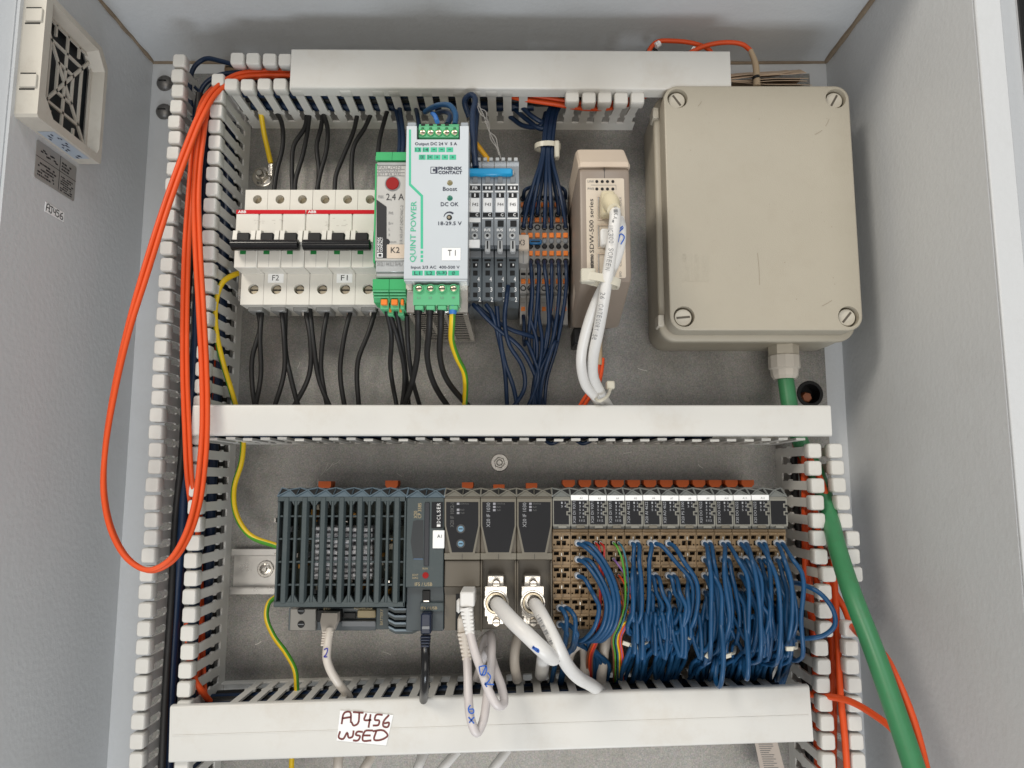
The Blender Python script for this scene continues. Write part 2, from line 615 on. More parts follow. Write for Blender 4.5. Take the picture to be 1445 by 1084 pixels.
def wire(name, label, pts, r, m, cat='wire', group=None, m2=None, twist=0.0, n=8, sub=6, ferrule=None, world=False, stripe=None):
    P = [Vector(p) if world else at(*p) for p in pts]
    mb = MB().tube(P, r, n, sub, 0, 1 if m2 else None, twist, stripe=stripe)
    o = mb.build(name, [m, m2] if m2 else m, None, loc=tuple(P[0]), smooth_ang=70)
    tag(o, label, cat, group)
    if ferrule:
        d = (P[1] - P[0]).normalized()
        MB().lathe(P[0] - d * ferrule * .2, P[0] + d * ferrule, [(0, r * 1.5), (.7, r * 1.6), (1, r * 1.15)], 10).build('ferrule', FERRULE, o)
    return o

# ================================================================== the enclosure
XL, XR, YB = -320.0, 280.0, 18.0
ZC = at(700, 88, -18).z
ZB = -330.0
HL, HR = 154.0, 183.0


def struct(mb, name, m, **k):
    return tag(mb.build(name, m, None, loc=(0, 0, 0), **k), kind='structure')


wb = struct(MB().box(XL - 2, XR + 2, YB, YB + 2, ZB, ZC + 2), 'wall_back', WALL)
wl = struct(MB().box(XL - 2, XL, -HL, YB - .01, ZB, ZC), 'wall_left', WALL)
# left front flange: a shallow step outward, then the edge
MB().prism([(XL - 2.2, ZB), (XL - 2.2, ZC)] and [(XL - 16, ZB), (XL - 2.2, ZB), (XL - 2.2, ZC), (XL - 16, ZC)], -HL - 1, -HL + 1.5).build('flange', WALL, wl)
MB().box(XL - 18, XL - 16, -HL - 40, -HL + 1, ZB, ZC, .5).build('edge_fold', WALL, wl)
wr = struct(MB().box(XR, XR + 2, -HR, YB - .01, ZB, ZC), 'wall_right', WALL)
MB().box(XR + .3, XR + 16, -HR - 2.5, -HR - .3, ZB, ZC + 30, .7).build('flange', WALL, wr)
MB().box(XR + 14, XR + 16.4, -HR - .4, -HR + 22, ZB, ZC + 30, .4).build('edge_fold', WALL, wr)
MB().box(XR + 17, XR + 43, -HR + 22, -HR + 24, ZB, ZC + 60, .6).build('gutter', WALL, wr)
MB().tube([(XR + 52, -HR + 20, ZB), (XR + 52, -HR + 20, 0), (XR + 52, -HR + 20, ZC + 60)], 8, 10).build('door_seal', BLACK, wr)
cl = struct(MB().box(XL - 2, XR + 2, -HR, YB + 2, ZC + .01, ZC + 2), 'ceiling', WALL)


def bead(p0, p1, r, seed, parent):
    random.seed(seed)
    P = []
    for i in range(15):
        t = i / 14
        p = Vector(p0).lerp(Vector(p1), t)
        P.append(p + Vector((random.uniform(-.5, .5), 0, random.uniform(-.5, .5))))
    MB().tube(P, r, 8, 3, taper=lambda t: .8 + .35 * noise.noise((t * 9, seed, 0))).build('sealant_bead', SEAL, parent)


bead((XL + .4, YB - 3, ZC - .4), (XL + .4, -HL, ZC - .4), 2.1, 1, wl)
bead((XR - .4, YB - 3, ZC - .4), (XR - .4, -HR, ZC - .4), 3.3, 2, wr)
bead((XL, YB - .6, ZC - .6), (XR, YB - .6, ZC - .6), 1.7, 3, wb)

# mounting plate with its cable hole
PX0, PX1, PZ1 = at(262, 104, 0).x, at(1166, 540, 0).x, at(262, 104, 0).z
hc = at(1143, 556, 0)
hr = 9.6
mp = MB()
cx0, cx1, cz0, cz1 = hc.x - 14, min(hc.x + 14, PX1 - .5), hc.z - 14, hc.z + 14
mp.holecell(cx0, cx1, cz0, cz1, hc.x, hc.z, hr, 0, 2.4, 28, bot=False)
for a, b, c, d in ((PX0, cx0, ZB, PZ1), (cx1, PX1, ZB, PZ1), (cx0, cx1, ZB, cz0), (cx0, cx1, cz1, PZ1)):
    mp.add([(a, 0, c), (b, 0, c), (b, 0, d), (a, 0, d)], [(0, 1, 2, 3)])
for a, b, c, d in ((PX0, PX0, ZB, PZ1), (PX1, PX1, ZB, PZ1)):
    mp.add([(a, 0, c), (a, 2.4, c), (a, 2.4, d), (a, 0, d)], [(0, 1, 2, 3)])
mp.add([(PX0, 0, PZ1), (PX1, 0, PZ1), (PX1, 2.4, PZ1), (PX0, 2.4, PZ1)], [(0, 1, 2, 3)])
plate = struct(mp, 'mounting_plate', GALV, flat=True)
mb = MB()
random.seed(15)
for (px, py, a_, L_) in ((452, 672, 60, 22), (460, 665, 50, 16), (470, 656, 35, 12), (445, 690, 75, 14), (620, 560, 20, 10), (900, 520, -15, 14), (880, 640, 10, 12), (560, 668, -30, 9), (360, 910, 30, 10), (540, 920, -20, 12), (700, 930, 15, 10), (985, 655, -40, 9), (330, 660, 80, 16), (420, 520, 70, 10)):
    stroke_into(mb, [(px, py), (px + L_ * .5 * math.cos(rad(a_)) + random.uniform(-2, 2), py - L_ * .5 * math.sin(rad(a_))), (px + L_ * math.cos(rad(a_)), py - L_ * math.sin(rad(a_)))], random.uniform(.25, .6), .05)
mb.build('scratch', mat('bright_scratch', (.6, .58, .53), .4, metal=.5), plate, flat=True)
g = thing('cable_grommet', 'black rubber grommet round hole in plate below the beige junction box', 'grommet', tuple(hc))
MB().lathe((hc.x, 16, hc.z), (hc.x, -.8, hc.z), [(0, hr - .6), (.9, hr - .6), (.96, hr + 1.2), (1, hr + .8), (1, hr - 1.6), (.4, hr - 1.8)], 28, caps=(True, False)).build('ring', BLACK, g)
MB().lathe((hc.x - 2, 15, hc.z - 2.5), (hc.x - 2, 1, hc.z - 2.5), [(0, 4.6), (.9, 4.6), (1, 3.6)], 6).build('stud', COPPER, g)


def bolt(name, label, c, r, h, m=STEEL, cat='bolt', washer=True, hexn=True):
    t = thing(name, label, cat, tuple(c))
    y = c.y
    if washer:
        MB().lathe((c.x, y, c.z), (c.x, y - 1.2, c.z), [(0, r * 1.55), (.7, r * 1.55), (1, r * 1.45), (1, r * .5)], 24).build('washer', m, t)
    b = MB().lathe((c.x, y - 1, c.z), (c.x, y - 1 - h * .5, c.z), [(0, r), (.8, r), (1, r * .85), (1, r * .5)], 6 if hexn else 20)
    b.build('head', m, t)
    MB().lathe((c.x, y - .5, c.z), (c.x, y - 1 - h, c.z), [(0, r * .56), (.86, r * .56), (1, r * .4)], 14).build('stud', m, t)
    return t


bolt('plate_bolt', 'zinc hex nut and stud on bare plate above the controller row', at(705, 653, 0), 4.6, 5)
for i, (px, py, lab) in enumerate(((233, 118, 'upper domed screw in back wall beside tall wiring duct'), (232, 158, 'lower domed screw in back wall beside tall wiring duct'))):
    c = at(px, py, -17.8)
    t = thing('wall_screw', lab, 'screw', tuple(c))
    MB().lathe((c.x, c.y, c.z), (c.x, c.y - 5.5, c.z), [(0, 7.2), (.35, 6.8), (.7, 5), (.92, 2.6), (1, .6)], 20).build('head', mat('dull_screw', (.2, .19, .18), .45, metal=.8), t)
    MB().box(c.x - 3.2, c.x + 3.2, c.y - 5.9, c.y - 4.6, c.z - .5, c.z + .5).build('slot', HOLESHADE, t)
c = at(326, 98, -17.8)
t = thing('rusty_screw', 'small rusty screw head in back wall below upper duct fingers', 'screw', tuple(c))
MB().lathe((c.x, c.y, c.z), (c.x, c.y - 4, c.z), [(0, 6), (.5, 5.2), (1, 2)], 18).build('head', mat('rust', (.25, .17, .1), .7, metal=.3, var=.3), t)
MB().box(c.x - 3, c.x + 3, c.y - 4.3, c.y - 3, c.z - .5, c.z + .5).build('slot', HOLESHADE, t)

# ================================================================== wiring ducts


def finger_mesh(sgn, bend=0.0, seed=0, head=True, h0=12, w=3.3):
    """one duct finger; local x along the duct, -y height above plate, z across. sgn: outward side"""
    mb = MB()
    T = 1.7
    prof = [(h0 - .4, w), (23.5, w), (25, w + 1.25), (27.5, w + 1.25), (29, w), (50, w), (55, w + .1), (57.5, w - .3), (59, w - .3)]
    if not head:
        prof = prof[:-3] + [(64.5, w)]
    pts = [(a, h) for h, a in prof] + [(-a, h) for h, a in reversed(prof)]
    bz = lambda h: sgn * bend * (max(0, h - 12) / 48) ** 1.6
    l0 = [(x, -h, bz(h)) for x, h in pts]
    l1 = [(x, -h, bz(h) - sgn * T) for x, h in pts]
    # ladder of quads so the bent finger stays clean
    n = len(prof)
    fs = []
    for i in range(n - 1):
        fs.append((i, i + 1, 2 * n - 2 - i, 2 * n - 1 - i))
    m = 2 * n
    fs += [tuple(j + m for j in f) for f in fs]
    fs += [(i, (i + 1) % m, m + (i + 1) % m, m + i) for i in range(m)]
    mb.add(l0 + l1, fs)
    if head:
        z0, z1 = bz(60) + sgn * 1.3, bz(60) - sgn * 8.6
        a, b = min(z0, z1), max(z0, z1)
        w2 = 5.3
        loops = []
        for ins, h in ((.4, 56.4), (.0, 57), (0, 63.4), (.2, 64.5), (.7, 65.15), (1.2, 65.2), (1.6, 65.2)):
            loops.append([(x, -h, z) for x, z in rr_pts(-w2 + ins, w2 - ins, a + ins, b - ins, max(.3, 1.9 - ins * .5), 3)])
        mb.loft(loops)
    return mb


class Duct:
    def __init__(s, label, X, Z, ang, length, width, name='wiring_duct', h0=12, fw=3.3):
        s.h0, s.fw = h0, fw
        s.t = thing(name, label, 'cable duct', (X, 0, Z))
        s.t.rotation_euler = (0, -rad(ang), 0)
        s.X, s.Z, s.L, s.Wd, s.ang = X, Z, length, width, ang
        ORIGIN[s.t.name] = (0, 0, 0)
        mb = MB()
        b = width / 2
        mb.box(0, length, -1.8, 0, -b, b)
        mb.box(0, length, -h0 - .3, -1.79, b - 1.7, b, .3)
        mb.box(0, length, -h0 - .3, -1.79, -b, -b + 1.7, .3)
        mb.build('channel', PVC, s.t)
        s.src = {}

    def finger(s, u, sgn, bend=0, head=True, du=0):
        k = (sgn, round(bend), head)
        if k not in s.src:
            o = finger_mesh(sgn, bend, 0, head, s.h0, s.fw).build('finger', PVC, s.t)
            o.location = (u / 1000, 0, sgn * s.Wd / 2000)
            s.src[k] = o
        else:
            o = piece(s.src[k], s.t, (u, 0, sgn * s.Wd / 2))
        # every finger sits a little differently
        o.rotation_euler = (rad(random.uniform(-.7, .7)), rad(random.uniform(-.4, .4)), rad(random.uniform(-.25, .25) + du))
        return o

    def row(s, u0, u1, sgn, bend=lambda u: 0, skip=lambda u: False, pitch=12.5, head=True):
        u = u0
        while u < u1:
            if not skip(u):
                s.finger(u, sgn, bend(u), head)
            u += pitch


random.seed(3)
# tall duct on the left: u runs downward, w to the right
ZT = at(250, 88, 62).z
dl = Duct('tall wiring duct standing along the wall with the filter grille', -242.5, ZT + 6, -90, 690, 38)
dl.row(6, 680, -1)
dl.row(22, 680, 1, skip=lambda u: False)

# duct along the top
zt0, zt1 = at(700, 125, 64).z - .6, at(700, 78, 64).z + .5
x0 = at(318, 110, 62).x
dt = Duct('top wiring duct with a short white lid above the breakers', x0, (zt0 + zt1) / 2, -.3, 325, zt1 - zt0)
XB = at(742, 130, 60).x - x0
XE = at(795, 130, 60).x - x0
XC = at(406, 100, 62).x - x0
dt.row(6, 322, -1, skip=lambda u: XB < u < XE - 2, bend=lambda u: 9 if u > XE - 2 else 0)
dt.row(9, 60, 1)
dt.row(60, 322, 1, head=False)


def cover(parent, u0, u1, w0, w1, h0, h1, name='lid', lip=9, m=COVER, tilt=0):
    """duct lid: shallow U with rounded long edges, lips folding down over the fingers"""
    r = 1.8
    sec = []
    for k in range(4):
        a = rad(90 * k / 3)
        sec.append((w1 - r + r * math.sin(a), h1 - r + r * math.cos(a)))
    outer = [(w0 + w1 - w, h) for w, h in reversed(sec)] + sec
    th = 1.4
    poly = [(w0, h1 - lip)] + outer + [(w1, h1 - lip), (w1 - th, h1 - lip), (w1 - th, h1 - th), (w0 + th, h1 - th), (w0 + th, h1 - lip)]
    mb = MB()
    mb.loft([[(u, -h, w) for w, h in poly] for u in (u0, u0 + (u1 - u0) / 2, u1)])
    return mb.build(name, m, parent)


xa, xb = at(410, 100, 69).x - x0, at(1031, 100, 69).x - x0
cover(dt.t, xa, xb, -(zt1 - zt0) / 2 - 1.2, (zt1 - zt0) / 2 + 2.4, 55, 69, lip=12)

# duct across the middle
zl0, zl1 = at(720, 615, 69).z, at(720, 571, 69).z
zm0, zm1 = at(720, 627, 3).z, zl1 - 1.4
xm0 = at(272, 590, 68).x
dm = Duct('middle wiring duct with long white lid crossing below the junction box', xm0 + 8, (zm0 + zm1) / 2, -.05, 438, zm1 - zm0, h0=9)
dm.row(6, 436, -1, head=False)
dm.row(6, 436, 1, head=False)
zc_m = (zm0 + zm1) / 2
cover(dm.t, -8, at(1173, 590, 69).x - xm0 - 8, zl0 - zc_m, zl1 - zc_m, 55, 69, lip=3.4)

# duct along the bottom, sagging to the left
BA = 1.7
pbl, pbr = at(241, 996, 68), at(1141, 967, 68)
BA = math.degrees(math.atan2(pbr.z - pbl.z, pbr.x - pbl.x))
Lb = (pbr - pbl).length
wb_ = (at(241, 996, 68) - at(241, 1076, 68)).z - 3
ca_, sa_ = math.cos(rad(BA)), math.sin(rad(BA))
db = Duct('bottom wiring duct with wide white lid carrying a handwritten sticker', pbl.x + sa_ * (wb_ / 2 + 1.6), pbl.z - ca_ * (wb_ / 2 + 1.6), BA, Lb, wb_, h0=6, fw=2.75)
db.row(40, Lb - 12, 1, head=False)
db.row(12, Lb - 5, -1, head=False)
cover(db.t, 0, Lb, -wb_ / 2 - 1.6, wb_ / 2 + 1.6, 56, 69, lip=5)
# moulded ridge along the wide lid
MB().box(2, Lb - 2, -69.25, -68.9, -1.2, -.5).build('ridge', COVER, db.t)
BOT = lambda u, w, h: Vector((pbl.x + sa_ * (wb_ / 2 + 1.6) + ca_ * u - sa_ * w, -h, pbl.z - ca_ * (wb_ / 2 + 1.6) + sa_ * u + ca_ * w))

# duct on the right, its fingers pushed about by the cables
zr = at(1150, 628, 64).z
dr = Duct('right-hand wiring duct with splayed fingers, full of orange and green cables', 225.5, zr, -90, 370, 25, )
dr.t['label'] = 'splayed wiring duct below the junction box, full of orange and green cables'
random.seed(5)
dr.row(4, 360, -1, bend=lambda u: -7 if 85 < u < 100 else (-2 if u < 85 else (-4 if u < 140 else 0)))
dr.row(4, 360, 1, bend=lambda u: 8 if 60 < u < 96 else (3 if u > 34 else 0), skip=lambda u: 96 < u < 118)

# ================================================================== rails


def rail(label, x0, x1, zc):
    t = thing('mounting_rail', label, 'rail', ((x0 + x1) / 2, 0, zc))
    sec = [(0, -13.5), (-1, -13.5), (-1, -12.4), (-1, 0)]
    mb = MB()
    mb.box(x0, x1, -1.2, -.02, zc - 12.5, zc + 12.5, .2)
    for s_ in (-1, 1):
        mb.box(x0, x1, -7.5, -1.2, zc + s_ * 12.5 - .6, zc + s_ * 12.5 + .6, .2)
        a, b = sorted((zc + s_ * 12.4, zc + s_ * 17.5))
        mb.box(x0, x1, -7.8, -6.6, a, b, .3)
    mb.build('hat_profile', mat('rail_zinc', (.62, .6, .57), .3, metal=.85, var=.12, scale=60), t)
    return t


rail('upper steel mounting rail behind the breakers and power supply', -214, 92, 176)
rz = at(340, 806, 4).z
lr = rail('lower steel mounting rail carrying the slate controller row', at(326, 800, 7).x, at(1110, 800, 7).x, rz)
c = at(375, 803, 1.5)
bolt('rail_screw', 'shiny pan head screw on lower rail beside slate controller', c, 4.2, 3.2, hexn=False)

# ================================================================== circuit breakers
BX = at(332, 320, 65).x
HS, HM = 48.0, 65.0
ZB0, ZB1 = at(430, 430, HS).z, at(430, 268, HS).z
ZM0, ZM1 = at(430, 378, HM).z, at(430, 297, HM).z
SCREWHOLE = [MCBP, HOLESHADE]


def breaker(X0, label, code):
    t = thing('circuit_breaker', label, 'breaker', (X0 + 26, -8, ZB0))
    for i in range(3):
        a, b = X0 + 17.5 * i + .12, X0 + 17.5 * (i + 1) - .12
        c = (a + b) / 2
        mb = MB()
        mb.box(a, b, -34, -8, ZB0, ZB1, .4)
        mb.box(a, b, -HM, -30, ZM0, ZM1, .7)
        for z0, z1, hz, r, dep in ((ZM1 - .3, ZB1, at(400, 281.5, HS).z, 3.5, 9), (ZB0, ZM0 + .3, at(400, 408, HS).z, 4.0, 7)):
            mb.holecell(a, b, z0, z1, c + .8, hz, r, -HS, dep)
            mb.loft([[(a, y, z0), (b, y, z0), (b, y, z1), (a, y, z1)] for y in (-33, -HS)], caps=(False, False))
        # centre seam of the pole on the raised part
        p = mb.build('pole_housing', SCREWHOLE, t)
        MB().box(c - .09, c + .09, -HM - .05, -HM + .4, ZM0 + .8, at(400, 353, HM).z).build('seam', INKG, p)
        hz = at(400, 408, HS).z
        s = MB().lathe((c + .8, -HS + 6.9, hz), (c + .8, -HS + 3.4, hz), [(0, 3.5), (.85, 3.5), (1, 3.1)], 18).build('terminal_screw', BRASS, p)
        MB().box(c - 2.2, c + 3.8, -HS + 2.9, -HS + 4, hz - .45, hz + .45).build('screw_slot', HOLESHADE, p)
        hz = at(400, 281.5, HS).z
        MB().lathe((c + .2, -HS + 8.9, hz + .8), (c + .2, -HS + 6, hz + .8), [(0, 3), (1, 2.8)], 16).build('terminal_screw', BRASS, p)
        # cheeks beside the toggle and the toggle tab
        cz0, cz1 = at(400, 343, HM + 4).z, at(400, 323, HM + 4).z
        for u0, u1 in ((a + .3, a + 3.6), (b - 3.6, b - .3)):
            mb = MB().prismx([(-HM + .5, cz0), (-HM - 6.2, cz0), (-HM - 4.6, cz1 - 1.5), (-HM + .5, cz1)], u0, u1)
            mb.build('toggle_cheek', MCBP, p)
        MB().box(a + 3.8, b - 3.8, -HM - 7, -HM + .5, at(400, 350, HM + 7).z, at(400, 328, HM + 7).z, .8).build('toggle_tab', BLACK, p)
        gx = c - 4.2
        MB().box(gx, gx + 4.4, -HM - .25, -HM + .3, at(400, 359, HM).z, at(400, 354, HM).z, .1).build('indicator', GREENIND, p)
        # clamp underneath
        MB().box(a + 3, b - 3, -40, -22, ZB0 - 3.4, ZB0 + .2, .5).build('clamp', mat('clamp_grey', (.3, .3, .29), .4, metal=.4), p)
        MB().lathe((c + 1, -34, ZB0 - 5.6), (c + 1, -34, ZB0 + 1), [(0, 1.6), (.4, 1.9), (1, 1.9)], 10).build('clamp_sleeve', STEEL, p)
    # tie bar joining the toggles
    z0, z1 = at(400, 350.5, HM + 13).z, at(400, 335.5, HM + 13).z
    zc, r = (z0 + z1) / 2, (z1 - z0) / 2
    loops = []
    for x, k in ((X0 + 1.0, .6), (X0 + 1.6, 1), (X0 + 50.4, 1), (X0 + 51, .6)):
        loops.append([(x, -HM - 8 - 5.0 * k * math.cos(q), zc + r * k * math.sin(q)) for q in [2 * math.pi * i / 16 for i in range(16)]])
    MB().loft(loops).build('tie_bar', BLACKGLOSS, t)
    rz0, rz1 = at(400, 302, HM).z, at(400, 296.5, HM).z
    st = MB().box(X0 + .3, X0 + 52.2, -HM - .3, -HM + .2, rz0, rz1).build('red_stripe', RED, t)
    vs, fs = text_mesh('ABB', .03)
    MB().add([(X0 + 1.6 + a_ * 6.2, -HM - .4, rz0 + .5 + b_ * (rz1 - rz0 - 1)) for a_, b_ in vs], fs).build('lettering', INKW, t, flat=True)
    # faint printed rating
    random.seed(hash(code) % 91)
    mb = MB()
    for k in range(9):
        xx, zz = X0 + 8 + random.random() * 26, rz0 - 3 - random.random() * 7
        mb.box(xx, xx + random.uniform(.8, 3), -HM - .06, -HM + .2, zz, zz + .5)
    mb.build('faint_print', mat('faded_print', (.52, .49, .44), .5), t)
    lx = X0 + 17.5 + 3
    lab = MB().box(lx, lx + 12, -HS - .25, -HS + .1, at(400, 399, HS).z, at(400, 384, HS).z).build('sticker', WHITE, t)
    vs, fs = text_mesh(code, .0)
    za, zb = at(400, 396, HS).z, at(400, 388.5, HS).z
    MB().add([(lx + 3.3 + a_ * 5.2, -HS - .33, za + b_ * (zb - za)) for a_, b_ in vs], fs).build('lettering', INK, t, flat=True)
    return t


breaker(BX, 'three pole breaker with black toggle bar and sticker F2', 'F2')
breaker(BX + 52.6, 'three pole breaker with black toggle bar and sticker F1', 'F1')
# end clamp beside the breakers
ec = thing('rail_end_clamp', 'small grey rail clamp beside the breaker marked F2', 'clamp', (BX - 4, -8, 150))
MB().box(BX - 7.5, BX - .4, -34, -8, 138, 186, .8).build('body', GREYTL, ec)
for z in (144, 162, 178):
    MB().box(BX - 6, BX - 2, -38, -33.5, z - 3, z + 3, .5).build('rib', GREYTL, ec)

# ================================================================== motor starter K2
HK = 112.0
KX0 = at(528, 300, HK).x
PX_0, PX_1 = at(572, 280, 125).x, at(660.5, 280, 125).x
KX1 = PX_0 - .4
kz = lambda py, h=HK: at(550, py, h).z
k2 = thing('motor_starter', 'green and grey motor starter marked K2 with round red dial', 'motor starter', ((KX0 + KX1) / 2, -8, kz(430)))
MB().box(KX0, KX1, -100, -8, kz(398), kz(214), .8).build('housing', PGREEN, k2)
mb = MB()
mb.prismx([(-99, kz(226)), (-HK, kz(226)), (-HK + 2, kz(213)), (-99, kz(211))], KX0, (KX0 + KX1) / 2 - .1)
mb.build('top_plug', PGREEN, k2)
MB().prismx([(-99, kz(226)), (-HK, kz(226)), (-HK + 2, kz(213)), (-99, kz(211))], (KX0 + KX1) / 2 + .1, KX1).build('top_plug', PGREEN, k2)
MB().box(KX0 + .5, KX1 - .2, -HK + 1.5, -99, kz(233), kz(226.5), .8).build('clear_hinge', CLEARL, k2)
MB().box(KX0 + 1.2, KX1 - .2, -HK, -99, kz(368), kz(233.5), .5).build('front_plate', GREYL, k2)
MB().box(KX0 - .2, KX0 + 1.1, -HK + 1, -98, kz(370), kz(230), .3).build('side_rib', PGREEN, k2)
mb = MB()
for yy in (233.5, 239, 243.5, 248):
    X0_, X1_, Z0_, Z1_ = rc(532, yy, 571, yy + .7, HK)
    mb.box(X0_, X1_, -HK - .15, -HK + .1, Z0_, Z1_)
mb.build('printed_lines', INKG, k2)
for s_, y0, y1 in (('FAIL/ON', 234.8, 238.4), ('MAN/START', 239.6, 243), ('ETI 24 DC', 244.2, 247.5)):
    lettering(s_, 534, y0, 566, y1, HK, INKG, k2)
dc = at(554, 259.5, HK)
MB().lathe((dc.x, -HK + .2, dc.z), (dc.x, -HK - .5, dc.z), [(0, 5.4), (1, 5.2)], 24).build('dial_ring', INKG, k2)
MB().lathe((dc.x, -HK, dc.z), (dc.x, -HK - 1.2, dc.z), [(0, 4.5), (.7, 4.5), (1, 4.1)], 24).build('dial', REDKNOB, k2)
lettering('2,4 A', 545, 273.5, 570, 284, HK, INK, k2)
lettering('max.', 534, 276, 542, 280, HK, INKG, k2)
pts = [(531.5, 282), (545.5, 292), (545.5, 337), (548.5, 338), (550.5, 341.5), (548.5, 345), (545.5, 346), (545.5, 364.5), (531.5, 364.5)]
MB().prism([(at(x, y, HK).x, at(x, y, HK).z) for x, y in pts], -HK + .1, -HK - .3).build('dark_panel', mat('panel_charcoal', (.028, .028, .03), .5, spec=.25), k2)
lettering('PHOENIX', 532.4, 335, 535.8, 356, HK + .3, INKW, k2, rot=90, bold=.02)
lettering('CONTACT', 536.6, 335, 540.2, 356, HK + .3, INKW, k2, rot=90, bold=.02)
MB().fbox(532.4, 357, 540, 363.5, HK + .25, HK + .35).build('logo_square', INKW, k2)
MB().fbox(534, 358.4, 538.4, 362.2, HK + .35, HK + .45).build('logo_mark', INK, k2)
for s_, y0, y1 in (('PWR', 299, 303), ('Err', 313.5, 317), ('L', 322, 325.5), ('R', 330, 333.5), ('Reset', 339.5, 343)):
    lettering(s_, 548.5, y0, 548.5 + 2.2 * len(s_), y1, HK, INKG, k2)
lettering('EI R H3-I-PT-24DC/4AC-2', 564.5, 290, 568.5, 346, HK, INKG, k2, rot=90)
MB().fbox(546, 345, 571, 364.5, HK - .1, HK + .5, .1).build('marker_plate', LABELB, k2)
lettering('K2', 551.5, 349, 564, 357, HK + .5, INK, k2)
MB().fbox(530, 365.5, 572, 384, HK - 9, HK - 1.2, .5).build('clear_flap', CLEARL, k2)
lettering('20/2L1 44/3L2 56/4L3', 532, 370, 568, 375.5, HK - 1.1, INKG, k2)
MB().fbox(530, 384.3, 572, 392, HK - 12, HK - 2.5, 1).build('flap_hinge', CLEARL, k2)
xm = (KX0 + KX1) / 2
for a, b in ((KX0 + .2, xm - .15), (xm + .15, KX1)):
    mb = MB()
    mb.prismx([(-90, kz(424)), (-HK + 6, kz(424)), (-HK + 2, kz(412)), (-HK, kz(409)), (-HK, kz(394)), (-HK + 4, kz(392)), (-90, kz(392))], a, b)
    o = mb.build('plug_body', PGREEN, k2)
    for yy in (411, 414.6, 418.2):
        MB().box(a + .1, b - .1, -HK - .6 + (yy - 411) * .35, -HK + 3, kz(yy + 1.2), kz(yy - 1), .2).build('plug_rib', PGREEN2, o)
for px in (544, 558.5, 571):
    c = at(px, 430, HK - 9)
    if px < 570:
        MB().box(c.x - 3, c.x + 3, -HK + 5, -85, c.z - 4.2, c.z + 5, .4).build('plug_socket', PGREEN2, k2)
        MB().box(c.x - 2.2, c.x + 2.2, -HK + 2.6, -85, c.z - 1.6, c.z + 2.4, .4).build('orange_lever', ORANGE, k2)
    else:
        MB().box(c.x - 2.4, c.x + .6, -HK + 5, -85, c.z - 4.2, c.z + 5, .4).build('plug_socket', PGREEN2, k2)
        MB().box(c.x - 1.8, c.x + .2, -HK + 2.6, -85, c.z - 1.6, c.z + 2.4, .4).build('orange_lever', ORANGE, k2)
for px in (551, 565.5):
    c = at(px, 440, HK - 9)
    MB().box(c.x - 2, c.x + 2, -HK + 9, -85, c.z - 2.6, c.z + 5, .4).build('plug_socket', PGREEN2, k2)
    MB().box(c.x - .8, c.x + .8, -HK + 7.6, -85, c.z - .5, c.z + 2.6, .2).build('orange_lever', ORANGE, k2)

# ================================================================== power supply T1
HP = 125.0
pz = lambda py, h=HP: at(616, py, h).z
ps = thing('power_supply', 'tall silver power supply marked T1 with green terminal blocks', 'power supply', ((PX_0 + PX_1) / 2, -8, pz(440)))
ZP0, ZP1 = at(616, 441, 113).z, pz(173)
mb = MB()
mb.box(PX_0 + .6, PX_1 - .6, -109, -8, ZP0 + 1.2, ZP1 - 3, .5)
mb.build('case', SHEET, ps)
pts = [(572, 392.5), (660, 394.5), (660, 178), (649, 178), (649, 197), (588, 197), (588, 178), (572, 178)]
pp = []
for x, y in pts:
    q = at(x, y, HP)
    pp.append((min(max(q.x, PX_0), PX_1), q.z))
pp[0] = (PX_0, pz(393.5)); pp[1] = (PX_1, pz(393.5)); pp[2] = (PX_1, pz(178)); pp[-1] = (PX_0, pz(178))
MB().prism(pp, -109, -HP).build('front_panel', ALU, ps)
for a, b in ((PX_0 + .3, at(587, 175, HP).x), (at(650, 175, HP).x, PX_1 - .3)):
    MB().box(a, b, -HP + 1, -109, pz(177.6), pz(171.5), .5).build('corner_lug', mat('smoke_lug', (.32, .35, .38), .3), ps)
X0_, X1_, Z0_, Z1_ = rc(588.5, 171, 648.5, 196.5, HP)
MB().box(X0_, X1_, -113, -108.5, Z0_, Z1_).build('notch_floor', HOLESHADE, ps)
tb = MB()
xa, xb = at(590.5, 190, 123).x, at(647, 190, 123).x
tz = lambda py: at(616, py, 122).z
tb.prismx([(-112, tz(194)), (-122, tz(194)), (-122, tz(179)), (-119, tz(172.5)), (-112, tz(172.5))], xa, xb)
o = tb.build('output_terminal', PGREEN2, ps)
w5 = (xb - xa) / 5
for i in range(5):
    cx = xa + w5 * (i + .5)
    zc = tz(187.2)
    MB().lathe((cx, -121.5, zc), (cx, -122.6, zc), [(0, 2.75), (1, 2.6), (1, 2.1), (.2, 2.1)], 16, caps=(True, False)).build('screw_collar', PGREEN, o)
    MB().lathe((cx, -121.6, zc), (cx, -122.4, zc), [(0, 2.0), (.8, 2.0), (1, 1.7)], 14).build('terminal_screw', BRASS, o)
    a_ = rad(35 + 40 * i)
    MB().box(cx - 1.6, cx + 1.6, -122.55, -122.2, zc - .22, zc + .22).build('screw_slot', HOLESHADE, o)
    MB().box(cx - .9, cx + .9, -122.2, -121, tz(181.8), tz(180.2)).build('test_slot', HOLESHADE, o)
    if i < 4:
        MB().box(cx - 1.3, cx + 1.3, -121.2, -118.5, tz(176.5), tz(173.8)).build('wire_port', HOLESHADE, o)
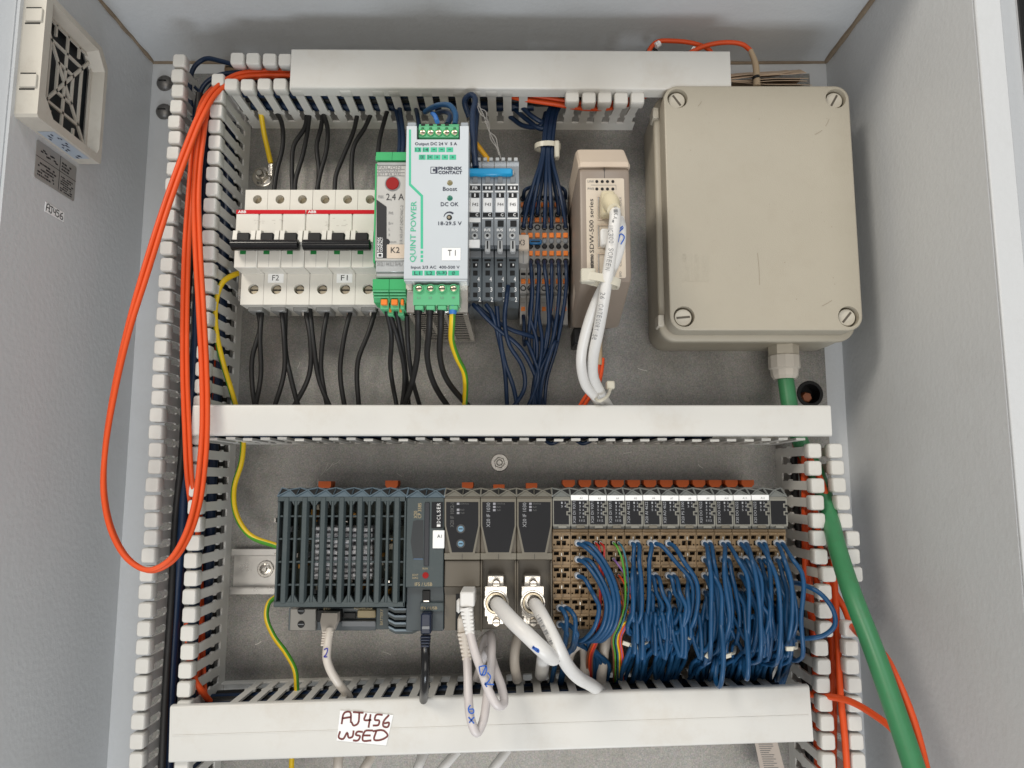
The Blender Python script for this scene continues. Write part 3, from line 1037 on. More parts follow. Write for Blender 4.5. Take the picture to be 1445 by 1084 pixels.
# print on the front
m1 = INKN
lettering('Output DC 24 V  5 A', 585.5, 201, 645, 206.5, HP, m1, ps, bold=.015)
for s_, x in (('13', 585), ('14', 596.2), ('\u2013', 607.5), ('\u2013', 618.5), ('\u2013', 629.8)):
    MB().fbox(x, 208, x + 9.6, 214.6, HP - .1, HP + .12).build('printed_tile', MINT, ps)
    if s_ == '\u2013': lettering(s_, x + 3, 210.8, x + 6.6, 211.5, HP + .1, m1, ps)
    else: lettering(s_, x + 1.4, 209.2, x + 8, 213.6, HP + .1, m1, ps)
for s_, x in (('OK', 591), ('I<', 602), ('+', 612), ('+', 623), ('+', 634)):
    MB().fbox(x, 218.4, x + 9.6, 225.4, HP - .1, HP + .12).build('printed_tile', MINT, ps)
    if s_ == '+': lettering(s_, x + 3.4, 220.4, x + 6.4, 223.4, HP + .1, m1, ps)
    else: lettering(s_, x + 2, 219.4, x + 7.4, 224.4, HP + .1, m1, ps)
MB().fbox(607.5, 235.5, 617.5, 245, HP - .1, HP + .12).build('logo_square', INKN, ps)
MB().fbox(608.4, 236.4, 614.2, 244.1, HP + .1, HP + .2).build('logo_field', ALU, ps)
mb = MB()
q = [at(x, y, HP) for x, y in ((612.4, 237.6), (614.6, 240.2), (612.4, 243), (610.2, 240.2))]
mb.prism([(p.x, p.z) for p in q], -HP - .1, -HP - .3).build('logo_diamond', INKN, ps)
lettering('PHŒNIX', 618.5, 235.5, 652, 240, HP, m1, ps, bold=.035)
lettering('CONTACT', 618.5, 241.3, 652, 246, HP, m1, ps, bold=.035)
for py, m_, s_, x0_, x1_ in ((258.2, mat('amber_led_off', (.2, .17, .08), .3), 'Boost', 625, 645), (279.8, mat('green_led_off', (.01, .14, .09), .3), 'DC OK', 622, 647)):
    c = at(634.8, py, HP)
    MB().lathe((c.x, -HP + .2, c.z), (c.x, -HP - .4, c.z), [(0, 2), (.6, 1.9), (1, 1.2)], 16).build('led', m_, ps)
    lettering(s_, x0_, py + 5.8, x1_, py + 11.4, HP, m1, ps, bold=.012)
mb = MB()
arc0, arc1 = [], []
cc = at(634, 307, HP)
for i in range(13):
    a = rad(175 - 130 * i / 12)
    wv = .35 + 1.0 * (i / 12)
    arc0.append((cc.x + (3.6 + wv * .5) * math.cos(a), -HP - .2, cc.z + (3.6 + wv * .5) * math.sin(a)))
    arc1.append((cc.x + (3.6 - wv * .5) * math.cos(a), -HP - .2, cc.z + (3.6 - wv * .5) * math.sin(a)))
mb.add(arc0 + arc1, [(i, i + 1, 13 + i + 1, 13 + i) for i in range(12)])
mb.build('dial_scale', INKN, ps, flat=True)
MB().lathe((cc.x, -HP + .1, cc.z), (cc.x, -HP - .35, cc.z), [(0, 1.9), (1, 1.8)], 14).build('trimmer_hole', HOLESHADE, ps)
MB().lathe((cc.x - .2, -HP, cc.z), (cc.x - .2, -HP - .5, cc.z), [(0, 1.2), (1, 1.0)], 12).build('trimmer', BRASS, ps)
lettering('18-29.5 V', 618.5, 312.8, 651.5, 318, HP, m1, ps, bold=.012)
# green angled line and QUINT POWER
q = [(577, 183), (580, 183), (580, 259.5), (597, 276), (597, 351), (593.5, 351), (593.5, 277.5), (577, 261.5)]
MB().prism([(at(x, y, HP).x, at(x, y, HP).z) for x, y in q], -HP + .1, -HP - .15).build('green_line', MINT, ps)
for y in (354, 360, 366):
    MB().fbox(593.5, y, 597, y + 3.8, HP - .1, HP + .15).build('green_dash', MINT, ps)
lettering('QUINT POWER', 579, 284, 588.5, 370, HP, MINT, ps, rot=90, bold=.005)
MB().fbox(623.7, 350, 650, 367.5, HP - .1, HP + .5, .1).build('sticker', WHITE, ps)
lettering('T 1', 632, 353, 643, 361, HP + .5, INK, ps)
lettering('Input 2/3 AC  400-500 V', 580, 375.2, 648.5, 380.6, HP, m1, ps, bold=.01)
for s_, x0_, x1_ in (('L1', 581.5, 596.5), ('L2', 598.8, 613.8), ('(L3)', 615.8, 630.6), ('\u00d8', 632.4, 647.8)):
    MB().fbox(x0_, 382, x1_, 388.8, HP - .1, HP + .12).build('printed_tile', MINT, ps)
    m_ = (x0_ + x1_) / 2
    lettering(s_, m_ - 1.9 * len(s_) - (.5 if len(s_) < 3 else 0), 383.2, m_ + 1.9 * len(s_), 388, HP + .1, m1, ps)
# lower step with the input terminal
HL2 = 113.0
MB().box(PX_0 + .3, PX_1 - .3, -HL2, -108, ZP0, pz(395), .4).build('lower_step', SHEET, ps)
MB().box(PX_0 + .1, PX_1 - .1, -HP + .3, -HL2 + 1, pz(396.5), pz(393.8), .3).build('step_lip', ALU, ps)
lz = lambda py: at(616, py, HL2 + 8).z
xa, xb = at(583, 420, HL2 + 8).x, at(648, 420, HL2 + 8).x
tb = MB()
tb.prismx([(-HL2 + 1, lz(430)), (-HL2 - 7, lz(430)), (-HL2 - 8, lz(419)), (-HL2 - 8, lz(402)), (-HL2 + 1, lz(400))], xa, xb)
ti = tb.build('input_terminal', PGREEN2, ps)
w4 = (xb - xa) / 4
for i in range(4):
    cx = xa + w4 * (i + .5)
    zc = lz(407.5)
    MB().lathe((cx, -HL2 - 7.8, zc), (cx, -HL2 - 9.6, zc), [(0, 3), (1, 2.8), (1, 2.3), (.1, 2.3)], 18, caps=(True, False)).build('screw_collar', PGREEN2, ti)
    MB().lathe((cx, -HL2 - 7.9, zc), (cx, -HL2 - 8.9, zc), [(0, 2.2), (.8, 2.2), (1, 1.9)], 14).build('terminal_screw', BRASS, ti)
    MB().box(cx - 1.8, cx + 1.8, -HL2 - 9.1, -HL2 - 8.7, zc - .25, zc + .25).build('screw_slot', HOLESHADE, ti)
    MB().box(cx - 2.9, cx + 2.9, -HL2 - 6.5, -HL2 + 1, lz(436.5), lz(429.5), .5).build('wire_funnel', PGREEN2, ti)
    lab = ('L1', 'L2', 'L3', '\u00d8')[i]
    vs, fs = text_mesh(lab, 0)
    MB().add([(cx - 1 + a_ * 2, -HL2 - 8.1, lz(421.5) + b_ * 1.4) for a_, b_ in vs], fs).build('lettering', INKG, ti, flat=True)
MB().fbox(572.5, 398.5, 582, 408, HL2 + .2, HL2 + 4, .8).build('hinge_stub', WCREAM, ps)
# ventilated underside: real louvre bars over a dark inside
MB().box(PX_0 + 1.2, PX_1 - 1.2, -106, -12, ZP0 + 1.0, ZP0 + 2, 0).build('dark_inside', HOLESHADE, ps)
mb = MB()
for c0, c1 in ((PX_0 + .6, PX_0 + 4), (PX_0 + 13, PX_0 + 15.5), (PX_0 + 24.5, PX_0 + 27), (PX_1 - 4, PX_1 - .6)):
    mb.box(c0, c1, -108, -8, ZP0 - .1, ZP0 + .3, .1)
for i in range(15):
    y = -104 + i * 6.6
    mb.box(PX_0 + 3.5, PX_1 - 3.5, y, y + 2.8, ZP0 - .05, ZP0 + .12)
mb.box(PX_0 + .6, PX_1 - .6, -12, -8, ZP0 - .2, ZP0 + 1.1, .2)
mb.build('vent_grille', SHEET, ps)

# ================================================================== fuse modules F42 - F45
HF, HF2 = 88.0, 74.0
edges = [661.5, 679.3, 697, 714.5, 732.8]
fz = lambda py, h=HF: at(697, py, h).z
for i in range(4):
    e0, e1 = edges[i], edges[i + 1]
    X0, X1 = at(e0, 300, HF).x + .12, at(e1, 300, HF).x - .12
    code = 'F4%d' % (2 + i)
    t = thing('fuse_module', 'slim smoked grey fuse module with white tag %s' % code, 'fuse module', ((X0 + X1) / 2, -8, fz(425)), 'fuse modules beside the power supply')
    Q = lambda a, b, h: (at(e0 + a, 300, h).x, at(e0 + b, 300, h).x)
    W_ = X1 - X0
    MB().box(X0, X1, -HF2, -8, fz(424, HF2), fz(352, HF2), .5).build('base', GREYD, t)
    mb = MB()
    mb.prismx([(-30, fz(352, HF2)), (-HF2 - 4, fz(352, HF2)), (-HF, fz(346)), (-HF, fz(247)), (-HF + 5, fz(233)), (-HF + 5, fz(224)), (-30, fz(224))], X0 + .1, X1 - .1)
    mb.build('smoked_cover', CLEAR, t)
    cx = (X0 + X1) / 2
    bx = lambda u0, u1, y0, y1, h0, h1, m_, nm, b=.2: MB().box(X0 + u0 * W_, X0 + u1 * W_, -h1, -h0, fz(y1, h1), fz(y0, h1), b).build(nm, m_, t)
    for u in (.25, .75):
        bx(u - .16, u + .16, 222, 227, HF - 12, HF - 4.2, CLEARL, 'snap_hook', .4)
    bx(.3, .7, 249, 258, HF - .5, HF + .7, GREYM, 'upper_slot')
    bx(.06, .94, 259.6, 261.4, HF - .5, HF + .5, INKW, 'white_line', 0)
    bx(.1, .9, 262.5, 268, HF - .4, HF + .2, BLACK, 'dark_field', 0)
    if i == 0: lettering('FB', e0 + 5, 263.2, e0 + 12.5, 267.4, HF + .2, INKW, t, bold=.02)
    else:
        bx(.3, .44, 263.4, 267, HF + .1, HF + .4, INKW, 'contact_mark', 0)
        bx(.58, .72, 263.4, 267, HF + .1, HF + .4, INKW, 'contact_mark', 0)
    bx(.06, .94, 269.5, 271.4, HF - .5, HF + .5, INKW, 'white_line', 0)
    bx(.18, .82, 272.5, 278.5, HF - .5, HF + .4, BLACK, 'window', .1)
    bx(.42, .54, 273, 278, HF + .3, HF + .7, INKW, 'pin', 0)
    bx(.12, .86, 279.3, 299, HF - .5, HF + 1.3, WHITE, 'tag', .3)
    lettering(code, e0 + 5.2, 286.5, e0 + 13.6, 291, HF + 1.3, INK, t)
    bx(.1, .9, 300.5, 306, HF - .4, HF + .2, BLACK, 'dark_field', 0)
    lettering('C', e0 + 9.6, 301.2, e0 + 13.4, 305.6, HF + .2, INKW, t, bold=.03)
    bx(.06, .94, 307.6, 313.5 if i == 0 else 309, HF - .5, HF + .5, INKW, 'white_line', 0)
    bx(.3, .8, 311 if i else 315, 320, HF - .5, HF + .3, BLACK, 'window', .1)
    lettering('R/S', e0 + 4, 322.8, e0 + 13, 326.8, HF + .1, INKW, t, bold=.03)
    c = at(e0 + 8.5, 333, HF)
    MB().lathe((c.x, -HF + .2, c.z), (c.x, -HF - 1, c.z), [(0, 2.5), (.6, 2.4), (1, 1.8), (1, 1.2)], 14).build('button_ring', CLEARL, t)
    MB().lathe((c.x, -HF, c.z), (c.x, -HF - 1.1, c.z), [(0, 1.2), (1, 1.1)], 10).build('button', BLACK, t)
    if i == 0:
        bx(.04, .9, 338, 349.5, HF - .5, HF + .8, WHITE, 'blank_tag', .3)
    else:
        bx(.28, .72, 339, 355, HF - 6, HF + .6, CLEARL, 'clear_lever', .5)
        bx(.44, .56, 340, 351, HF + .5, HF + .9, BLACK, 'lever_slot', 0)
    # base: sockets and numerals 4 3 2 1
    b2 = lambda u0, u1, y0, y1, dh, m_, nm: MB().box(X0 + u0 * W_, X0 + u1 * W_, -HF2 - dh, -HF2 + 2, fz(y1, HF2), fz(y0, HF2), .15).build(nm, m_, t)
    b2(.04, .96, 355.2, 363.5, 1.2, GREYM, 'ledge')
    b2(.2, .74, 366, 369, .25, BLACK, 'socket')
    b2(.28, .66, 371.5, 378, .3, BLACK, 'socket')
    b2(.48, .6, 372.5, 375.5, .6, INKW, 'contact_mark')
    b2(.28, .66, 382, 389, .3, BLACK, 'socket')
    b2(.3, .66, 399, 405.5, .3, BLACK, 'socket')
    b2(.3, .66, 413, 419.5, .3, BLACK, 'socket')
    for s_, yy in (('4', 391), ('3', 405.5), ('2', 419.5)):
        o = i * .6 + (yy - 391) * -.06
        lettering(s_, e0 + 12.2 - o, yy, e0 + 15.4 - o, yy + 6.5, HF2, INKW, t, bold=.02)
jb = thing('jumper_bar', 'bright blue jumper bar across the tops of the fuse modules', 'jumper bar', tuple(at(692, 242, HF + 2)))
X0_, X1_, Z0_, Z1_ = rc(661.5, 236.5, 723.5, 247.2, HF + 3)
MB().box(X0_, X1_, -HF - 3, -HF + 3, Z0_, Z1_, 1.2).build('bar', CYAN, jb)
MB().box(X1_ - .2, X1_ + 1, -HF - 1.5, -HF + 2, Z0_ + 1.2, Z1_ - 1.2, .4).build('end_stub', GREYTL, jb)

# ================================================================== terminal blocks and marker X3
T0 = 733.6
PW = 9.95


def prof_pt(py, h):
    return (-h, at(768, py, h).z)


PROF = [(276, 12), (276, 33), (294, 36), (296, 44), (314, 46), (316, 55), (373, 55), (375.5, 47), (414, 45), (416.5, 37), (459, 34), (459, 12)]
for i in range(7):
    a, b = T0 + PW * i, T0 + PW * (i + 1)
    X0, X1 = at(a, 360, 55).x + .1, at(b, 360, 55).x - .1
    cx = (X0 + X1) / 2
    t = thing('terminal_block', 'narrow grey terminal block with orange pushers, %s counting from marker X3' % ORD[i], 'terminal block', (cx, -8, at(768, 459, 34).z), 'terminal blocks beside marker X3')
    MB().prismx([prof_pt(*q) for q in PROF], X0, X1).build('housing', [GREYT if i else GREYTL], t)
    # lighter lower deck plates
    for y0, y1, h in ((377, 412.5, 47.2), (418.5, 457, 37.4)):
        MB().prismx([(-h, at(768, y0, h).z), (-h + .9, at(768, y1, h).z), (-h + 6, at(768, y1, h).z), (-h + 6, at(768, y0, h).z)], X0 + .15, X1 - .15).build('deck', GREYTL, t)
    for py, h in ((289, 36.5), (310.5, 46.5), (332, 55.8), (357.5, 55.8), (397, 47.2), (436, 36.6)):
        c = at(768, py, h)
        o = MB().box(cx - 1.75, cx + 1.75, -h - .5, -h + 3, c.z - 1.9, c.z + 1.9, .3).build('orange_pusher', ORANGE, t)
    for py, h in ((280, 34.4), (303, 45.2), (321, 55.2), (369, 55.2), (407, 46), (446, 35.6)):
        c = at(768, py, h)
        MB().lathe((cx, -h + 2, c.z), (cx, -h - .9, c.z), [(0, 2.2), (.9, 2.25), (1, 2.0), (1, 1.6), (.3, 1.3)], 14, caps=(True, True)).build('wire_entry', BLACK, t)
    for py, h in ((379.5, 47.3), (418.8, 37.5)):
        c = at(768, py, h)
        MB().box(cx - 2.2, cx + 2.2, -h - .3, -h + 1, c.z - .9, c.z + .9, .1).build('marker_strip', GREYL, t)
    for py, h in ((385.5, 46.8), (424.5, 37)):
        c = at(768, py, h)
        MB().box(cx - 1.9, cx + 1.9, -h - .2, -h + 1, c.z - 1.8, c.z + 1.8, .1).build('bridge_slot', BLACK, t)
    for py in (340.5, 348):
        c = at(768, py, 55)
        MB().lathe((cx, -53, c.z), (cx, -56.2, c.z), [(0, 2), (.8, 2), (1, 1.4), (1, .6)], 12).build('test_socket', BLACK if py > 345 else GREYM, t)
t = thing('bridge_plug', 'short blue bridge plug pressed into the terminal blocks', 'bridge plug', tuple(at(755, 341, 57)))
MB().fbox(747, 337.5, 764.5, 344, 55.2, 58.5, .6).build('body', mat('bridge_blue', (.01, .11, .26), .4), t)
MB().fbox(749, 339.8, 762, 341.6, 58.4, 58.9, .1).build('groove', BLACK, t)
mk = thing('end_bracket', 'grey end bracket with beige marker plate reading X3', 'end bracket', tuple(at(738, 371, 62)))
MB().fbox(730.5, 352.5, 746.8, 372, 8, 60, .8).build('bracket', GREYTL, mk)
MB().fbox(738, 354, 739.2, 371, 59.8, 60.4).build('groove', INKG, mk)
MB().fbox(728.5, 331, 746.5, 352.2, 56, 64, .5).build('marker_plate', LABELB, mk)
lettering('X3', 731, 338.5, 740.5, 346.5, 64, INK, mk)

# ================================================================== switch
HSW = 120.0
SX0, SX1 = at(818, 300, HSW).x, at(889.5, 300, HSW).x
sz = lambda py, h=HSW: at(853, py, h).z
sw = thing('network_switch', 'taupe network switch with beige cap and three ports', 'network switch', ((SX0 + SX1) / 2, -8, sz(470, 60)))
zt, zf0, zf1 = sz(214, 97), sz(397), sz(237)
prof = [(-8, sz(478, 8) + 8), (-8, zt - 2), (-97, zt - 1), (-HSW + 2, zf1 + 1), (-HSW, zf1 - 3), (-HSW, zf0 + 3), (-HSW + 2, zf0), (-58, sz(462, 58))]
loops = []
for x, d in ((SX0, 2.2), (SX0 + .6, .9), (SX0 + 2.2, 0), (SX1 - 2.2, 0), (SX1 - .6, .9), (SX1, 2.2)):
    cyy, czz = -60, (zt + sz(462, 58)) / 2
    lp = []
    for y, z in prof:
        v = Vector((y - cyy, z - czz))
        v = v * (1 - d / v.length)
        lp.append((x, cyy + v.x, czz + v.y))
    loops.append(lp)
MB().loft(loops).build('housing', TAUPE, sw, smooth_ang=30)
capp = [(-30, zf1 + .6), (-30, zt + .3), (-92, zt + .6), (-101, zt - .4), (-HSW - .6, zf1 + 4), (-HSW - .7, zf1 + .5)]
loops = []
for x, d in ((SX0 - .5, 1.6), (SX0 + .8, .3), (SX0 + 2.4, 0), (SX1 - 2.4, 0), (SX1 - .8, .3), (SX1 + .5, 1.6)):
    loops.append([(x, y + d * (1 if y < -50 else 0), z - (d if z > zf1 + 2 else 0)) for y, z in capp])
cp = MB().loft(loops).build('cap', TAUPEL, sw, smooth_ang=30)
MB().box((SX0 + SX1) / 2 - .15, (SX0 + SX1) / 2 + .15, -HSW - .1, -HSW + 1, sz(251.5), zf1 + .2).build('seam', INK, sw)
X0_, X1_, Z0_, Z1_ = rc(827.5, 252, 882, 392.5, HSW)
MB().rrect(X0_, X1_, Z0_, Z1_, 1.2, [(0, -HSW + .2), (0, -HSW - .25), (.15, -HSW - .35), (.4, -HSW - .35)], 3).build('front_label', PANELB, sw)
HW = HSW + .35
for py, s_ in ((256.3, 'LINK'), (266.8, 'PWR')):
    lettering(s_, 829.2, py - 1.8, 838.5, py + 1.4, HW, INKG, sw)
    for px in (842.2, 849.8, 857.2, 864.8):
        c = at(px, py, HW)
        MB().lathe((c.x, -HW + .2, c.z), (c.x, -HW - .3, c.z), [(0, 1.15), (1, 1.0)], 12).build('led', BLACK, sw)
mb = MB()
for (x0_, y0_, x1_, y1_) in ((834, 261, 869.5, 261.5), (869, 261, 869.6, 268), (872, 286, 872.6, 310)):
    mb.fbox(x0_, y0_, x1_, y1_, HW - .05, HW + .1)
mb.build('printed_line', INKG, sw)
lettering('SDW-500 series', 831.5, 281, 837.6, 357, HW, INK, sw, rot=90)
lettering('Westermo', 831.5, 359, 837.8, 385, HW, INK, sw, rot=90, bold=.03)
lettering('TD/LX', 874, 278, 877, 292, HW, INKG, sw, rot=90)
lettering('SPD', 874, 300, 877, 311, HW, INKG, sw, rot=90)
lettering('Con', 874, 366, 877, 376, HW, INKG, sw, rot=90)
lettering('SPD', 874, 383, 877, 391, HW, INKG, sw, rot=90)
for y0, y1 in ((277, 311), (317, 350.5), (357.5, 388)):
    X0_, X1_, Z0_, Z1_ = rc(842.5, y0, 862.5, y1, HW)
    mb = MB()
    mb.recess(X0_, X1_, Z0_, Z1_, -HW - .5, [(X0_ + 1.0, X1_ - 1.0, Z0_ + 1.0, Z1_ - 1.0)], 7, 0, 1, 1)
    mb.build('port', [TAUPEL, BLACK], sw)
    MB().box(X0_ + .4, X0_ + 1.3, -HW - .7, -HW + 1, Z0_ + .6, Z1_ - .6, .1).build('port_frame', SHEET, sw)
    MB().box(X0_ + 2, X1_ - 2, -HW + 1, -HW + 6, Z0_ + 1.2, Z0_ + 3, .2).build('contact_comb', BLACK, sw)
# side label low on the housing
mb = MB()
a, b = (-38, sz(440, 60) - 2), (-86, sz(410, 80) - 1)
mb.add([(SX0 - .15, -82, sz(414, 82)), (SX0 - .15, -55, sz(443, 55)), (SX0 - .15, -48, sz(428, 48)), (SX0 - .15, -72, sz(400, 72))], [(0, 1, 2, 3)])
mb.build('side_label', mat('pale_side_label', (.5, .42, .35), .5), sw, flat=True)
MB().box(SX0 + 1, SX0 + 9, -50, -20, sz(485, 50), sz(462, 50), 1).build('power_plug', BLACK, sw)

# ================================================================== junction box
HJ = 70.0
JX0, JX1, JZ0, JZ1 = rc(941, 121, 1208, 466.5, HJ)
jbx = thing('junction_box', 'beige plastic junction box with four corner screws', 'junction box', ((JX0 + JX1) / 2, 0, JZ0))
MB().rrect(JX0 - 3.2, JX1 + 3.2, JZ0 - 3.6, JZ1 + 3.2, 13, [(1.0, -.3), (.3, -2), (0, -20), (.6, -43)], 8, caps=(True, True)).build('base', BEIGE, jbx)
MB().rrect(JX0 - 3.9, JX1 + 3.9, JZ0 - 4.2, JZ1 + 3.9, 13, [(1.6, -42.5), (.3, -43), (0, -44), (0, -48), (.6, -49), (1.6, -49.6), (4.4, -50.2)], 8).build('rim', BEIGE, jbx)
R_ = 9.5
lid = MB()
lid.rrect(JX0, JX1, JZ0, JZ1, R_ + 1.2, [(.9, -49), (.3, -50.5), (0, -52), (0, -HJ + 1.3), (.25, -HJ + .5), (.8, -HJ + .1), (1.2, -HJ)], 8, caps=(True, False))
fx0, fx1, fz0, fz1 = JX0 + 1.2, JX1 - 1.2, JZ0 + 1.2, JZ1 - 1.2
CW = 19.0
scr = []
for sx in (0, 1):
    for s_z in (0, 1):
        x0_, x1_ = (fx0, fx0 + CW) if sx == 0 else (fx1 - CW, fx1)
        z0_, z1_ = (fz0, fz0 + CW) if s_z == 0 else (fz1 - CW, fz1)
        cx = fx0 + R_ - .3 if sx == 0 else fx1 - R_ + .3
        cz = fz0 + R_ - .3 if s_z == 0 else fz1 - R_ + .3
        acx = fx0 + R_ if sx == 0 else fx1 - R_
        acz = fz0 + R_ if s_z == 0 else fz1 - R_
        n = 48
        rr_, oo, dd = [], [], []
        angs = sorted([2 * math.pi * i / n for i in range(n)] + [math.atan2(Z - cz, X - cx) % (2 * math.pi) for X in (x0_, x1_) for Z in (z0_, z1_)])
        rad_h = 7.7
        for a in angs:
            ca, sa = math.cos(a), math.sin(a)
            tt = min([(x1_ - cx) / ca if ca > 1e-9 else 1e9, (x0_ - cx) / ca if ca < -1e-9 else 1e9, (z1_ - cz) / sa if sa > 1e-9 else 1e9, (z0_ - cz) / sa if sa < -1e-9 else 1e9])
            X, Z = cx + tt * ca, cz + tt * sa
            if ((X - acx) * (1 if sx else -1) > 0) and ((Z - acz) * (1 if s_z else -1) > 0):
                ddx, ddz = cx - acx, cz - acz
                B = ddx * ca + ddz * sa
                tt = -B + math.sqrt(max(0, B * B - (ddx * ddx + ddz * ddz - R_ * R_)))
                X, Z = cx + tt * ca, cz + tt * sa
            oo.append((X, -HJ, Z)); rr_.append((cx + rad_h * ca, -HJ, cz + rad_h * sa)); dd.append((cx + (rad_h - .3) * ca, -HJ + 9, cz + (rad_h - .3) * sa))
        k = len(angs)
        lid.add(oo + rr_, [(i, (i + 1) % k, k + (i + 1) % k, k + i) for i in range(k)])
        lid.add(rr_ + dd, [(i, (i + 1) % k, k + (i + 1) % k, k + i) for i in range(k)])
        lid.add(dd, [tuple(range(k))])
        scr.append((cx, cz))
for a, b, c_, d in ((fx0 + CW, fx1 - CW, fz0, fz1), (fx0, fx0 + CW, fz0 + CW, fz1 - CW), (fx1 - CW, fx1, fz0 + CW, fz1 - CW)):
    lid.add([(a, -HJ, c_), (b, -HJ, c_), (b, -HJ, d), (a, -HJ, d)], [(0, 1, 2, 3)])
ld = lid.build('lid', BEIGE, jbx, smooth_ang=35)
for i, (cx, cz) in enumerate(scr):
    s_ = MB().lathe((cx, -HJ + 9, cz), (cx, -HJ + 3, cz), [(0, 6.6), (.8, 6.6), (1, 6.0), (1, 5.2)], 24).build('corner_screw', BEIGE2, jbx)
    a = rad((5, -55, 50, 60)[i])
    u, w = Vector((math.cos(a), 0, math.sin(a))), Vector((-math.sin(a), 0, math.cos(a)))
    c = Vector((cx, -HJ + 2.9, cz))
    q = [c + u * 5 + w * .8, c - u * 5 + w * .8, c - u * 5 - w * .8, c + u * 5 - w * .8]
    MB().loft([[tuple(p) for p in q], [tuple(p + Vector((0, .6, 0))) for p in q]]).build('screw_slot', mat('slot_shadow', (.1, .085, .065), .7), s_)
EMB = mat('moulded_mark', (.41, .375, .3), .5)
for s_, x0_, x1_, y0_, y1_ in (('GEWISS', 990, 999, 360, 395), ('GW 44 207', 980, 987.5, 359, 396), ('IP 55', 967, 972.5, 376, 396), ('IK07', 963, 969, 359, 370)):
    lettering(s_, x0_, y0_, x1_, y1_, HJ, EMB, ld, rot=-90, name='moulded_lettering', dh=.12)
mb = MB()
for q in ((976, 358, 976.7, 397), (1000.5, 358, 1001.2, 406), (963, 396.5, 1001, 397.2)):
    mb.fbox(*q, HJ - .1, HJ + .12)
mb.build('moulded_line', EMB, ld)
# scratches on the lid
mb = MB()
random.seed(4)
for (x0_, y0_, x1_, y1_) in ((1150, 190, 1160, 184), (1069, 357, 1072, 402), (1160, 432, 1174, 424), (985, 150, 990, 143), (1165, 178, 1170, 168)):
    stroke_into(mb, [(x0_, y0_), ((x0_ + x1_) / 2 + .6, (y0_ + y1_) / 2), (x1_, y1_)], .35, HJ + .15)
mb.build('scratch', mat('scratch_brown', (.29, .24, .18), .6), ld, flat=True)
mb = MB()
for k in range(26):
    c = at(random.uniform(960, 1195), random.uniform(140, 455), HJ)
    r = random.uniform(.15, .4)
    mb.add([(c.x + r * math.cos(a), -HJ - .1, c.z + r * math.sin(a)) for a in [k2_ * math.pi / 3 for k2_ in range(6)]], [tuple(range(6))])
mb.build('dirt_specks', MATS['scratch_brown'], ld, flat=True)
for py in (165, 455):
    c = at(925, py, 46)
    MB().box(JX0 - 5.2, JX0 - .5, -53, -40, c.z - 4.5, c.z + 4.5, .6).build('side_clip', BEIGE2, jbx)
# cable gland
gx = at(1106, 500, 24).x
gz = JZ0 - 3.6
gl = MB()
gl.lathe((gx, -24, gz + 1), (gx, -24, gz - 7), [(0, 11.5), (1, 11.5)], 6)
o = gl.build('gland_body', BEIGE2, jbx)
MB().lathe((gx, -24, gz - 7), (gx, -24, gz - 26), [(0, 10.5), (.04, 12), (.55, 12), (.62, 10.8), (.85, 10.4), (1, 8.6), (1, 6.4)], 12).build('gland_nut', mat('gland_plastic', (.6, .56, .5), .38), jbx, smooth_ang=25)

# ================================================================== slate controller
HC = 82.0
cz_ = lambda py, h=HC: at(600, py, h).z
XOF = lambda px, h=HC, py=770: at(px, py, h).x
CT, CB = cz_(701), cz_(857)          # top and bottom of the slate cover


def roofs(mb, xs, zt, h, deep=14, rise=4.2):
    """pointed chamfers along the top front edge, one per 12.5 mm bay"""
    for a, b in zip(xs, xs[1:]):
        c = (a + b) / 2
        A, B, C = (a, -h, zt), (b, -h, zt), (c, -h + 6.0, zt + rise)
        L, R, K = (a, -h + 10, zt + rise + 1.4), (b, -h + 10, zt + rise + 1.4), (c, -h + deep, zt + rise + .01)
        D = (c, -h + 1.2, zt)
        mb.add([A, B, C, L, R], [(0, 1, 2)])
        mb.add([A, B, C, L, R], [(0, 2, 3), (1, 4, 2), (2, 4, 3)], 1)  # side facets painted dark as shade; no opening is cut here
        up = Vector((0, -.25, .3))
        for p, q in ((A, L), (B, R), (L, C), (C, R), (A, C), (B, C)):
            mb.tube([Vector(p) + up, (Vector(p) + Vector(q)) / 2 + up, Vector(q) + up], .55, 5, 1)
    mb.box(xs[0], xs[-1], -h + 10, -20, zt - 1, zt + rise + 1.3)
    return mb


cx0, cx1 = XOF(389), XOF(572.5)
cu = thing('controller', 'slate grey controller with open louvred cover and heat sink inside', 'controller', ((cx0 + XOF(626)) / 2, -8, cz_(893)))
mb = MB()
mb.box(cx0, cx1, -46, -8, CB - 2, CT, .6)
mb.build('back_box', CPU, cu)
MB().box(cx0 + 2, cx1 - 1, -50, -46, CB + 3, CT - 2).build('circuit_board', PCB, cu)
# components seen through the louvres
random.seed(12)
for i in range(120):
    px, py = random.uniform(396, 566), random.uniform(712, 848)
    if 440 < px < 528 and 742 < py < 818:
        continue
    c = at(px, py, 52)
    w, hh = random.uniform(1.2, 4), random.uniform(1.2, 4)
    m_ = random.choice([BLACK, BLACK, STEEL, mat('amber_part', (.55, .25, .02), .4), mat('component_beige', (.4, .36, .28), .5), GREYM])
    MB().box(c.x, c.x + w, -53 - random.random() * 20, -49, c.z, c.z + hh, .3).build('component', m_, cu)
HSK = mat('raw_aluminium', (.72, .72, .74), .42, metal=.4, var=.15, scale=200)
hs = MB().fbox(440, 742, 526, 818, 50, 62, .5).build('heat_sink', HSK, cu)
for i in range(9):
    y = 744 + i * 8.2
    for px0, px1 in ((441, 470), (470.6, 497), (497.6, 525)):
        d_ = random.uniform(-1.2, 1.2)
        MB().fbox(px0 + random.uniform(-1, .2), y + d_, px1 + random.uniform(-.2, 1), y + d_ + random.uniform(4.6, 6.4), 62, random.uniform(70, 76), .6).build('heat_sink_fin', HSK, hs)
